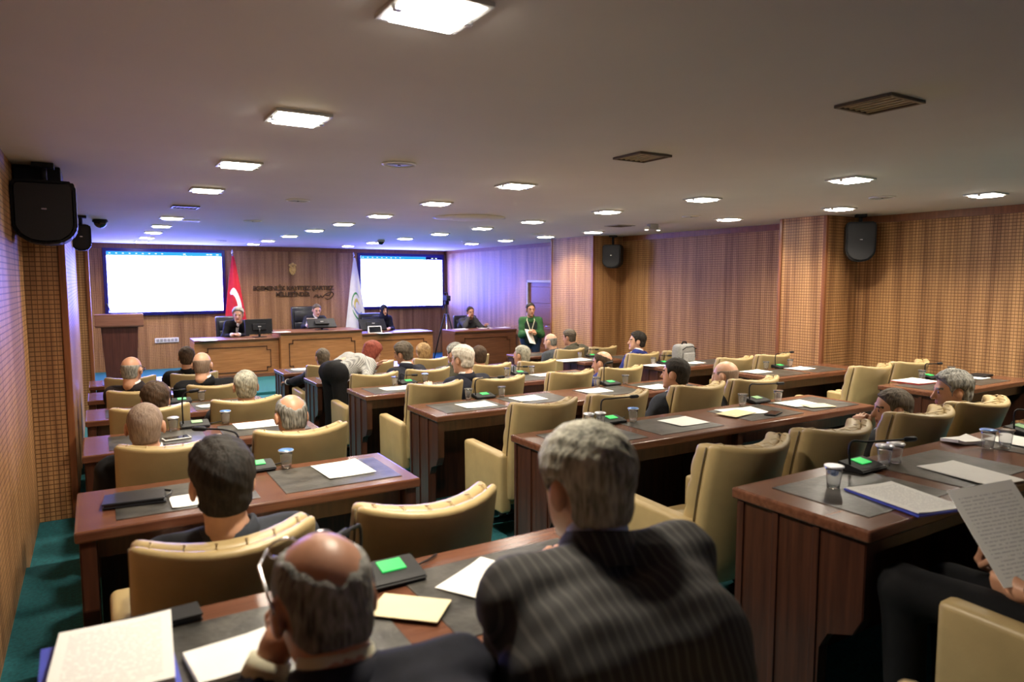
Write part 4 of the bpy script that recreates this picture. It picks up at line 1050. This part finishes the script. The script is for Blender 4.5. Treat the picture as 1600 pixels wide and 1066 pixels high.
# --- canonical right hand: wrist at origin, +y fingers, palm towards -z, thumb towards -x
def hand_mesh(curl, tcurl=0.5):
    pr = []
    for i, (x, L, r) in enumerate(((-0.030, 0.078, 0.0092), (-0.010, 0.086, 0.0095), (0.011, 0.080, 0.009), (0.030, 0.064, 0.0082))):
        p = np.array((x, 0.088 - abs(i - 1.2) * 0.004, -0.002)); a = 0.12; sp = x * 1.2
        pr.append(((x * 0.45, 0.012, 0), tuple(p), 0.0155, 0.0125, 0.014))
        for k, fr in enumerate((0.45, 0.32, 0.23)):
            a += curl * (0.75, 1.0, 0.7)[k]
            q = p + L * fr * np.array((math.sin(sp) * math.cos(a), math.cos(sp) * math.cos(a), -math.sin(a)))
            pr.append((tuple(p), tuple(q), r * (1 - 0.06 * k), r * (1 - 0.06 * (k + 1)), 0.003)); p = q
    b = np.array((-0.022, 0.022, -0.006)); c = np.array((-0.050, 0.052, -0.018)); e = c + 0.034 * np.array((-0.45 * (1 - tcurl), 0.85, -0.5 * tcurl)); g = e + 0.027 * np.array((0.35 * tcurl, 0.85, -0.45 * tcurl))
    pr += [(tuple(b), tuple(c), 0.0155, 0.012, 0.012), (tuple(c), tuple(e), 0.0115, 0.0105, 0.004), (tuple(e), tuple(g), 0.0105, 0.0088, 0.003)]
    pr.append(((0, -0.035, 0), (0, 0.02, 0), 0.026, 0.026, 0.02))
    return capsules(pr, 0.0052, 0.012, 0.012)
HANDS = {'relaxed': hand_mesh(0.32), 'grip': hand_mesh(0.95, 0.9), 'flat': hand_mesh(0.10, 0.2)}
def ik(a, b, l1, l2, pole):
    a = Vector(a); b = Vector(b); d = b - a; L = d.length
    if L > (l1 + l2) * 0.995: b = a + d * ((l1 + l2) * 0.995 / L); d = b - a; L = d.length
    L = max(L, 0.08)
    x = (l1 * l1 - l2 * l2 + L * L) / (2 * L); hgt = math.sqrt(max(l1 * l1 - x * x, 0.0))
    n = d.normalized(); p = Vector(pole); p = (p - n * p.dot(n)).normalized()
    return a + n * x + p * hgt, b
def person(label, head, floor, hip, yaw=0.0, hy=0.0, hp=0.0, hr=0.0, hair='short', hcol='brown', sk='a', top=None, legs=None, shirt=None, seed=0,
           lh=None, rh=None, pose=('relaxed', 'relaxed'), bulk=1.0, h=0.018, stand=False, collar=True, group=None, hipz=None, knee=None, headscale=1.0, palm=None, scarf=None, neck=0.085, waist=0.0):
    """head: world head centre; hip: world (x,y) of the pelvis; yaw turns the body (0 faces +y); hy/hp/hr turn the head relative to the body"""
    root = thing('person', label, 'person', (hip[0], hip[1], floor), yaw, group)
    inv = Matrix.Rotation(-yaw, 3, 'Z')
    def loc(p): return inv @ (Vector(p) - Vector((hip[0], hip[1], floor)))
    hc = loc(head); hz = hipz if hipz else (0.90 if stand else 0.53)
    H0 = Vector((0, 0, hz))
    up = (hc - H0).normalized()
    N = hc - up * neck - Vector((0, 0.028, 0.062))            # base of the neck
    sd = Vector((1, 0, 0)); fw = sd.cross(up) * -1; fw = up.cross(sd)
    cb = H0 + (N - H0) * 0.62 - fw * 0.03; bl = H0 + (N - H0) * 0.30 + fw * 0.015
    SH = [N + sd * (s * 0.176 * bulk) - up * 0.062 for s in (-1, 1)]
    tl = [loc(lh) if lh is not None else Vector((-0.20, 0.27, hz + 0.06)), loc(rh) if rh is not None else Vector((0.20, 0.27, hz + 0.06))]
    EL, WR = [], []
    for i, s in enumerate((-1, 1)):
        e, w_ = ik(SH[i], tl[i], 0.285, 0.255, (s * 0.55, -0.35, -0.75)); EL.append(e); WR.append(w_)
    HJ = [H0 + sd * s * 0.088 for s in (-1, 1)]; KN, AN, TO = [], [], []
    for i, s in enumerate((-1, 1)):
        if stand:
            KN.append(Vector((s * 0.095, 0.02, hz * 0.53))); AN.append(Vector((s * 0.10, -0.01, 0.09))); TO.append(Vector((s * 0.12, 0.14, 0.04)))
        else:
            kk = Vector(knee[i]) if knee else Vector((s * 0.12, 0.40, 0.50))
            KN.append(kk); AN.append(Vector((kk.x, kk.y - 0.03, 0.09))); TO.append(Vector((kk.x + s * 0.01, kk.y + 0.13, 0.045)))
    t = tuple
    RM = (Matrix.Rotation(hy, 3, 'Z') @ Matrix.Rotation(hp, 3, 'X') @ Matrix.Rotation(hr, 3, 'Y'))
    # body: neck, trunk and limbs in one field, plus head and hands of the same mesh
    pr = [(t(hc + RM @ Vector((0, -0.03, -0.05))), t(N - up * 0.06), 0.052, 0.060), (t(cb - sd * 0.08), t(cb + sd * 0.08), 0.085, 0.085), (t(bl - sd * 0.05), t(bl + sd * 0.05), 0.10, 0.10),
          (t(cb), t(H0), 0.10, 0.10), (t(HJ[0]), t(HJ[1]), 0.085, 0.085)]
    for i in (0, 1):
        pr += [(t(N - up * 0.03), t(SH[i]), 0.05, 0.05), (t(SH[i]), t(EL[i]), 0.045, 0.036), (t(EL[i]), t(WR[i]), 0.036, 0.026), (t(HJ[i]), t(KN[i]), 0.070, 0.048), (t(KN[i]), t(AN[i]), 0.046, 0.035), (t(AN[i]), t(TO[i]), 0.033, 0.026)]
    V, Q = capsules(pr, 0.021, 0.03)
    mi = np.zeros(len(Q), int)
    R = np.array(RM) * headscale; o_ = np.array(hc)
    Vs, Qs, Ms = [V], [Q], [mi]; n0 = len(V)
    Vs.append(HEAD[0] @ R.T + o_); Qs.append(HEAD[1] + n0); Ms.append(HEAD[2]); n0 += len(HEAD[0])
    for i, s in enumerate((-1, 1)):
        hv, hq = HANDS[pose[i]]
        dirv = (WR[i] - EL[i]).normalized()
        pn = Vector(palm[i]) if palm and palm[i] is not None else Vector((0, 0, -1))
        zz = -(pn - dirv * pn.dot(dirv)); zz = zz.normalized() if zz.length > 1e-3 else Vector((1, 0, 0))
        xx = dirv.cross(zz)
        B = np.array([list(xx * s), list(dirv), list(zz)])
        Vs.append(hv @ B + np.array(WR[i] + dirv * 0.012)); Qs.append((hq if s > 0 else hq[:, ::-1]) + n0); Ms.append(np.zeros(len(hq), int)); n0 += len(hv)
    mesh_obj('body', np.concatenate(Vs), np.concatenate(Qs), [skin(sk), M_eye, M_lip, hairmat(hcol if hcol not in ('white',) else 'grey')], root, True, np.concatenate(Ms))
    if hair:
        hv, hq = hair_of(hair, seed)
        mesh_obj('hair', hv @ R.T + o_, hq, hairmat(hcol), root, True)
    # jacket / top
    b = bulk
    jp = [(t(cb - sd * 0.10 * b + up * 0.02), t(H0 + (N - H0) * waist - sd * 0.085 * b - up * 0.02), 0.118 * b, 0.118 * b), (t(cb + sd * 0.10 * b + up * 0.02), t(H0 + (N - H0) * waist + sd * 0.085 * b - up * 0.02), 0.118 * b, 0.118 * b), (t(bl + fw * 0.01), t(cb), 0.125 * b, 0.115 * b),
          (t(N - up * 0.10 - sd * 0.085 * b - fw * 0.012), t(cb - sd * 0.10 * b), 0.092, 0.118 * b), (t(N - up * 0.10 + sd * 0.085 * b - fw * 0.012), t(cb + sd * 0.10 * b), 0.092, 0.118 * b)]
    for i in (0, 1):
        jp += [(t(N - up * 0.035), t(SH[i]), 0.055, 0.066), (t(SH[i]), t(EL[i]), 0.068, 0.055), (t(EL[i]), t(WR[i] - (WR[i] - EL[i]).normalized() * 0.03), 0.054, 0.040)]
    K = 9
    nk = hc + (N - hc) * 0.80 - Vector((0, 0.02, 0))
    def ring(c, r, ax, sag):
        a1 = Vector((1, 0, 0)); a2 = ax.cross(a1).normalized() * -1; a2 = Vector((0, 1, 0)) - ax * ax.y; a2.normalize()
        return [c + a1 * r * math.cos(q) + a2 * r * math.sin(q) - Vector((0, 0, sag * max(0, math.sin(q)))) for q in [2 * math.pi * k / K for k in range(K)]]
    ax = (hc - N).normalized(); ax = (ax + Vector((0, 0, 0.6))).normalized()
    def band(name, c0, c1, r0, r1, th, mm, parent, sag, K=18):
        a2 = Vector((0, 1, 0)) - ax * ax.y; a2.normalize(); a1 = a2.cross(ax).normalized()
        V, Fc = [], []
        for k in range(K):
            q = 2 * math.pi * k / K; dr = a1 * math.cos(q) + a2 * math.sin(q); dn = ax * (sag * max(0, math.sin(q)) ** 1.5)
            for (c_, r_) in ((c0, r0 + th), (c1, r1 + th), (c1 + ax * 0.002, r1), (c0, r0)): V.append(c_ + dr * r_ - dn)
        for k in range(K):
            k2 = (k + 1) % K
            for j in range(4): Fc.append((k * 4 + j, k2 * 4 + j, k2 * 4 + (j + 1) % 4, k * 4 + (j + 1) % 4))
        return mesh_obj(name, V, Fc, mm, parent, True)
    neckc = N + (hc + RM @ Vector((0, -0.03, -0.05)) - N) * 0.25
    ax = (hc + RM @ Vector((0, -0.03, -0.05)) - N).normalized()
    ph = random.random() * 6
    def wrinkle(P, d):
        return d + 0.0035 * np.sin(P[..., 2] * 55 + 8 * P[..., 0] + ph) * np.sin(P[..., 0] * 23 + P[..., 1] * 31 + ph) + 0.002 * np.sin(P[..., 1] * 90 + P[..., 2] * 40)
    V, Q = capsules(jp, h, 0.045, 0.03, wrinkle)
    jk = mesh_obj('jacket', V, Q, top, root, True)
    if collar: band('collar', N - ax * 0.035, neckc + ax * 0.012, 0.088, 0.064, 0.012, top, jk, 0.06)
    if shirt is not None:
        band('shirt_collar_band', neckc - ax * 0.02, neckc + ax * 0.028, 0.064, 0.059, 0.004, shirt, root, 0.045)
        sp = [(t(N + fw * 0.075 - up * 0.02), t(cb + fw * 0.112 * b), 0.03, 0.024, 0.02)]
        V, Q = capsules(sp, 0.008, 0.01, 0.02); mesh_obj('shirt_front', V, Q, shirt, root, True)
        for i in (0, 1):
            d_ = (WR[i] - EL[i]).normalized()
            tube('shirt_cuff', [WR[i] - d_ * 0.03, WR[i] + d_ * 0.006], [0.041, 0.039], shirt, root, 12)
    # trousers
    tp = [(t(HJ[0]), t(HJ[1]), 0.115, 0.115)] + ([(t(H0), t(H0 + (N - H0) * 0.22), 0.125, 0.115)] if waist else [])
    for i in (0, 1):
        tp += [(t(HJ[i]), t(KN[i]), 0.092, 0.068), (t(KN[i]), t(AN[i]), 0.066, 0.055)]
    V, Q = capsules(tp, 0.02, 0.03); mesh_obj('trousers', V, Q, legs or cloth('charcoal trousers', (0.014, 0.014, 0.017)), root, True)
    for i in (0, 1):
        V, Q = capsules([(t(AN[i] - Vector((0, 0.03, 0.045))), t(TO[i]), 0.042, 0.038)], 0.014, fn=lambda P, d: np.maximum(d, 0.002 - P[..., 2])); mesh_obj('shoe', V, Q, M_gloss, root, True)
    return root, dict(hc=hc, R=RM, N=N, SH=SH, WR=WR, EL=EL, cb=cb, fw=fw, up=up)
def spectacles(root, J, lens=True, raised=False):
    R = J['R']; o_ = J['hc']
    def T(p):
        p = Vector(p)
        if raised: p = Matrix.Rotation(math.radians(42), 3, 'X') @ p + Vector((0, -0.006, 0.030))
        return R @ p + o_
    lst = []
    for s in (-1, 1):
        lst.append(([T((s * 0.033 + 0.027 * math.cos(a), 0.112, 0.006 + 0.020 * math.sin(a))) for a in [2 * math.pi * k / 14 for k in range(15)]], 0.0024))
        lst.append(([T((s * 0.060, 0.110, 0.012)), T((s * 0.086, 0.07, 0.012)), T((s * 0.090, 0.0, 0.010)), T((s * 0.086, -0.03, -0.008))], 0.0026))
    lst.append(([T((-0.007, 0.113, 0.01)), T((0.007, 0.113, 0.01))], 0.0022))
    tubes('spectacles', lst, M_chrome if raised else M_gloss, root, 6)

c_navy = cloth('navy suit', (0.010, 0.011, 0.020)); c_black = cloth('black suit', (0.0045, 0.0045, 0.006)); c_char = cloth('charcoal suit', (0.022, 0.022, 0.026))
c_brown = cloth('dark brown jacket', (0.020, 0.014, 0.015)); c_grey = cloth('grey jacket', (0.05, 0.055, 0.065)); c_slate = cloth('slate suit', (0.03, 0.034, 0.045))
c_blue = cloth('blue top', (0.02, 0.03, 0.16)); c_olive = cloth('olive jacket', (0.05, 0.045, 0.03)); c_dgrey = cloth('dark grey sweater', (0.05, 0.05, 0.055)); c_green = cloth('green sweater', (0.025, 0.085, 0.03))
c_vest = cloth('dark vest', (0.012, 0.018, 0.018)); c_jean = cloth('blue jeans', (0.02, 0.035, 0.08))
s_white = mat('white shirt', (0.72, 0.72, 0.72), 0.8); s_blue = mat('pale blue shirt', (0.45, 0.52, 0.65), 0.8); s_cream = mat('cream shirt', (0.55, 0.52, 0.38), 0.8)
M_pin = striped('pinstripe cloth', (0.020, 0.019, 0.019), (0.058, 0.053, 0.050), 0.020, 0.28, 0, 0.8)
M_dots = dotted('patterned blouse', (0.62, 0.62, 0.60), (0.06, 0.06, 0.07), 0.011)
def hw(px, py, y): return on_y(px, py, y)
def hipof(b, row, s, dx=0.0, dy=0.0): return (SEATS[b][s] + (ROWDX[row] if b == 'M' else 0) + dx, chair_y(row) + 0.02 + dy)
D = math.radians
# rear row
hd = hw(505, 945, 1.13)
_, J = person('balding grey man in navy jacket with spectacles pushed up on his head', hd, FLO[1], (0.30, 0.60), 0.03, D(2), D(-24), 0, 'crown', 'grey', 'b', c_navy, None, s_cream, 1,
       lh=hd + Vector((-0.07, 0.10, -0.13)), rh=hd + Vector((0.06, 0.15, -0.15)), h=0.012, bulk=1.1, neck=0.055, pose=('grip', 'grip'))
spectacles(_, J, raised=True)
hd = hw(914, 763, 1.12)
person('grey-haired man in a dark pinstripe jacket leaning on the rear desk', hd, FLO[1], (0.74, 0.74), -0.05, D(6), D(-8), 0, 'full', 'silver', 'a', M_pin, None, s_blue, 2,
       lh=(0.90, 1.33, TOP[1] + 0.045), rh=(1.0, 1.27, TOP[1] + 0.045), h=0.012, bulk=1.1, neck=0.05)
hx = Vector((2.17, 0.83, FLO[1] + 0.655))
rt, J3 = person('person in black clothes holding up a printed sheet in the rear aisle seat', (2.36, 0.48, FLO[1] + 1.17), FLO[1], (2.33, 0.62), 0.1, D(10), D(-14), 0, 'short', 'black', 'a', c_black, c_black, None, 3,
       lh=hx, rh=(2.40, 0.98, FLO[1] + 0.70), pose=('grip', 'grip'), palm=((0.8, 0.3, 0), None), h=0.014, knee=[(-0.17, 0.54, 0.57), (0.08, 0.50, 0.52)])
# fifth row from podium
person('dark-haired man in a slate suit with his back to us, fifth row', hw(347, 757, 2.12), FLO[2], hipof('L', 2, 0, 0.10), 0, D(3), D(2), 0, 'quiff', 'black', 'c', c_slate, None, None, 4,
       lh=(0.2, 2.72, FLO[2] + 0.63), rh=(0.55, 2.72, FLO[2] + 0.63), h=0.014)
hd = hw(1394, 640, 2.28)
person('brown-haired man in black resting his face on his hand', hd, FLO[2], hipof('M', 2, 2, -0.02, 0.02), D(22), D(28), D(-6), D(-4), 'short', 'ash', 'a', c_black, None, s_blue, 5,
       lh=hd + Vector((-0.15, 0.12, -0.15)), rh=(3.90, 2.50, FLO[2] + 0.62), pose=('grip', 'relaxed'), palm=((0.8, -0.4, 0.3), None), h=0.015)
person('grey-haired man in a charcoal jacket seen in profile, fifth row', hw(1487, 612, 2.20), FLO[2], hipof('M', 2, 3, -0.08, 0.02), D(18), D(30), D(-6), 0, 'full', 'grey', 'a', c_char, None, s_white, 6, h=0.015)
# fourth row
person('man with cropped grey hair in a black jacket beside the white phone', hw(227, 668, 3.74), FLO[3], hipof('L', 3, 0), 0, D(-6), 0, 0, 'buzz', 'stubble', 'a', c_black, None, s_white, 7)
person('balding man with a grey hair fringe at the aisle seat, fourth row', hw(455, 652, 3.74), FLO[3], hipof('L', 3, 1, 0.05), 0, D(4), D(-14), 0, 'crown', 'grey', 'a', c_slate, None, s_white, 8)
person('dark-haired man in slate grey before the blank sheets, fourth row', hw(1055, 585, 3.80), FLO[3], hipof('M', 3, 2, -0.06), D(10), D(12), 0, 0, 'short', 'black', 'a', c_slate, None, s_blue, 9)
person('completely bald man in a grey jacket, fourth row, middle block', hw(1133, 588, 3.80), FLO[3], hipof('M', 3, 3, -0.10), D(6), D(10), D(-6), 0, 'bald', 'stubble', 'c', c_grey, None, s_white, 10)
# third row
person('man with dark brown hair slouching low by the wall, third row', hw(243, 627, 5.28), FLO[4], hipof('L', 4, 0), 0, 0, D(-4), 0, 'full', 'brown', 'a', c_brown, None, None, 11, hipz=0.46)
person('man with cropped grey-brown hair at the aisle seat, third row', hw(384, 605, 5.28), FLO[4], hipof('L', 4, 1, -0.05), 0, D(-4), 0, 0, 'short', 'silver', 'a', c_char, None, s_white, 12)
hd = hw(722, 563, 5.45)
person('white-haired man in a navy jacket with raised left hand, third row', hd, FLO[4], (hd.x + 0.10, chair_y(4) + 0.05), D(12), D(14), D(-6), 0, 'full', 'white', 'c', c_navy, None, s_white, 13,
       lh=hd + Vector((-0.25, 0.16, -0.28)), rh=(hd.x + 0.3, 5.8, TOP[4] + 0.05))
person('balding dark-haired man in a blue shirt at the door end, third row', hw(941, 568, 5.40), FLO[4], hipof('M', 4, 3, -0.20, 0.02), D(12), D(14), D(-8), 0, 'crown', 'brown', 'a', c_blue, None, None, 14)
# second row
rt5, J5 = person('bald man with a grey fringe and spectacles in a brown jacket', hw(206, 579, 6.78), FLO[5], hipof('L', 5, 0, 0.08), D(-10), D(-16), D(-4), 0, 'bald', 'grey', 'a', c_brown, None, s_white, 15, h=0.02)
spectacles(rt5, J5)
person('broad bald man in a black suit at the aisle seat, second row', hw(316, 571, 6.80), FLO[5], hipof('L', 5, 1, 0.02), 0, D(-14), D(-4), 0, 'bald', 'stubble', 'c', c_black, None, s_white, 16, bulk=1.12, h=0.02)
hd = hw(630, 553, 7.05)
person('brown-haired man in a navy suit turning towards the standing woman', hd, FLO[5], (hd.x + 0.02, chair_y(5) + 0.06), D(14), D(20), D(-8), D(-8), 'full', 'ash', 'a', c_navy, None, s_white, 17, h=0.02)
person('grey-haired man holding a phone in front of the white-haired man', hw(711, 554, 7.12), FLO[5], (3.36, chair_y(5) + 0.22), D(8), D(12), D(-8), 0, 'full', 'grey', 'a', c_olive, None, None, 18, h=0.02)
person('short-haired brown man above his chair back, second row, middle block', hw(748, 557, 6.90), FLO[5], hipof('M', 5, 2, 0.0), 0, 0, 0, 0, 'short', 'brown', 'a', c_char, None, None, 19, h=0.02)
person('grey-haired man in a slate jacket at the door end, second row', hw(815, 556, 6.92), FLO[5], hipof('M', 5, 3, -0.12), D(10), D(14), 0, 0, 'short', 'silver', 'a', c_grey, None, s_white, 20, h=0.02)
person('black-haired person in a blue top seen in profile before the wood wall', hw(995, 534, 6.85), FLO[5], hipof('R', 5, 0, -0.02), D(20), D(34), D(2), 0, 'full', 'black', 'c', c_blue, None, s_white, 21, h=0.02)
# row nearest podium
person('dark-haired man in a black suit in the lectern-side row nearest podium', hw(292, 559, 8.40), FLO[6], hipof('L', 6, 1, 0.0), 0, D(-6), 0, 0, 'short', 'brown', 'b', c_black, None, None, 22, h=0.022, bulk=1.08)
person('man with short grey hair behind the standing woman, front row', hw(504, 560, 8.45), FLO[6], hipof('M', 6, 0, 0.02), 0, 0, 0, 0, 'short', 'ash', 'a', c_navy, None, s_white, 23, h=0.022, lh=(2.02, 9.05, 0.62), rh=(2.5, 8.9, 0.62))
person('person with a blond bob haircut in the middle block front row', hw(661, 552, 8.45), FLO[6], hipof('M', 6, 2, 0.10), 0, 0, 0, 0, 'bob', 'blond', 'c', c_olive, None, None, 24, h=0.022)
hd = hw(860, 534, 8.55)
person('bald man in a grey jacket, door-side row nearest podium', hd, FLO[6], (hd.x + 0.14, chair_y(6) + 0.02), D(16), D(10), D(-6), 0, 'bald', 'grey', 'c', c_grey, None, None, 25, h=0.022, bulk=1.1)
hd = hw(889, 528, 8.95)
person('grey-haired man in an olive jacket leaning beside the bald man', hd, FLO[6], (hd.x + 0.16, chair_y(6) + 0.22), D(18), D(8), D(-8), 0, 'full', 'ash', 'a', c_olive, None, None, 26, h=0.022)
# standing woman bending over the desk
hd = hw(582, 552, 7.36)
wh = on_y(522, 590, 7.23)
person('woman with long red hair in a patterned blouse bending over the desks', hd, FLO[5], (wh.x, 7.23), D(-74), D(4), D(-30), 0, 'long', 'red', 'c', M_dots, c_black, None, 27,
       lh=(hd.x + 0.05, 7.42, TOP[5] + 0.12), rh=(hd.x - 0.02, 7.10, TOP[5] - 0.05), stand=True, h=0.018, bulk=0.86, collar=False, waist=0.10, hipz=0.88, neck=0.07)
# podium
person('man with grey hair in a dark suit seated behind the podium monitor', hw(372, 492, 14.72), STAGE, (2.42, 15.15), math.pi, D(-14), D(-8), 0, 'full', 'silver', 'a', c_black, None, s_white, 28, headscale=1.2, h=0.022,
       lh=(2.42, 14.55, PT + 0.05), rh=(2.30, 14.52, PT + 0.05))
rtc, JC = person('chairman in a dark suit and tie reading papers below the lettering', hw(495, 485, 14.95), STAGE, (3.98, 15.3), math.pi, 0, D(-14), 0, 'short', 'ash', 'c', c_navy, None, s_white, 29, h=0.022,
       lh=(4.12, 14.6, PC + 0.08), rh=(3.80, 14.58, PC + 0.08), headscale=1.08)
tube('tie', [JC['N'] + JC['fw'] * 0.105 - JC['up'] * 0.02, JC['cb'] + JC['fw'] * 0.15, JC['cb'] + JC['fw'] * 0.16 - JC['up'] * 0.14], [0.014, 0.02, 0.028], c_black, rtc)
rtw, JW = person('woman in a navy headscarf and coat at the podium wing', hw(600, 485, 14.90), STAGE, (5.46, 15.12), math.pi, 0, D(-4), 0, None, 'black', 'c', cloth('midnight coat', (0.008, 0.009, 0.022)), None, None, 30, h=0.02,
       lh=(5.62, 14.6, PT + 0.05), rh=(5.3, 14.6, PT + 0.05))
P_, lo_ = grid((-0.16, -0.17, -0.26), (0.16, 0.16, 0.16), 0.009)
ds = cranium(P_) - 0.014
ds = smin(ds, d_ell(P_, (0, -0.015, -0.15), (0.12, 0.10, 0.09)), 0.05)
ds = smax(ds, -d_ell(P_, (0, 0.11, -0.018), (0.056, 0.075, 0.082)), 0.01)
Vh, Qh = surface_nets(ds, lo_, 0.009)
mesh_obj('headscarf', Vh @ np.array(JW['R']).T + np.array(JW['hc']), Qh, cloth('navy headscarf', (0.008, 0.010, 0.035)), rtw, True)
hd = hw(735, 488, 13.55)
person('man in a grey sweater resting his cheek on his hand at the clerk desk', hd, STAGE, (hd.x - 0.02, 13.80), math.pi + 0.15, D(-12), D(-4), D(8), 'short', 'brown', 'b', c_dgrey, None, None, 31, h=0.022,
       rh=hd + Vector((-0.10, -0.11, -0.10)), lh=(hd.x + 0.22, 13.25, STAGE + 0.9), pose=('relaxed', 'grip'))
hd = hw(829, 484, 10.7)
rts, JS = person('standing man in green sleeves and dark vest with a lanyard, holding papers', hd, 0.0, (hd.x + 0.02, 10.72), D(150), D(14), D(-4), 0, 'short', 'black', 'b', c_green, c_jean, None, 32, stand=True, h=0.02, hipz=0.84, bulk=0.86,
       lh=(hd.x - 0.10, 10.42, 1.02), rh=(hd.x - 0.16, 10.46, 1.0), pose=('grip', 'grip'))
pv = [(tuple(JS['cb'] + Vector((s * 0.07, 0, 0.02))), tuple(Vector((s * 0.06, 0, 0.84))), 0.132, 0.126) for s in (-1, 1)]
V, Q = capsules(pv, 0.02, 0.05); mesh_obj('vest', V, Q, c_vest, rts, True)
nk = JS['N']; fwS = JS['fw']
tubes('lanyard', [([nk + Vector((s * 0.06, 0.0, 0.03)), nk + Vector((s * 0.07, 0.09, -0.05)), JS['cb'] + Vector((s * 0.03, 0.15, -0.02)), JS['cb'] + Vector((0, 0.155, -0.14))], 0.007) for s in (-1, 1)], mat('lanyard ribbon', (0.65, 0.62, 0.45), 0.6), rts, 6)
o = sheet((hd.x - 0.20, 10.40, 0.93), 0.3, 'white papers held by the standing man with the lanyard', M_paper, 0.21, 0.28, 0.004); o.rotation_euler = (D(62), D(10), D(25))
# the sheet held by the person in black, the chairman's papers
hxw = hx
o = sheet(hxw + Vector((0.085, 0.10, 0.13)), 0, 'printed sheet held up by the person in black', M_print, 0.21, 0.297, 0.0015, None, 'paper', 'paper_sheet', 0.002); o.rotation_euler = (D(48), D(-8), D(-26))
o = sheet((3.88, 14.62, PC + 0.12), 0, 'white papers in the hands of the chairman', M_paper, 0.21, 0.26, 0.003); o.rotation_euler = (D(-55), 0, 0)
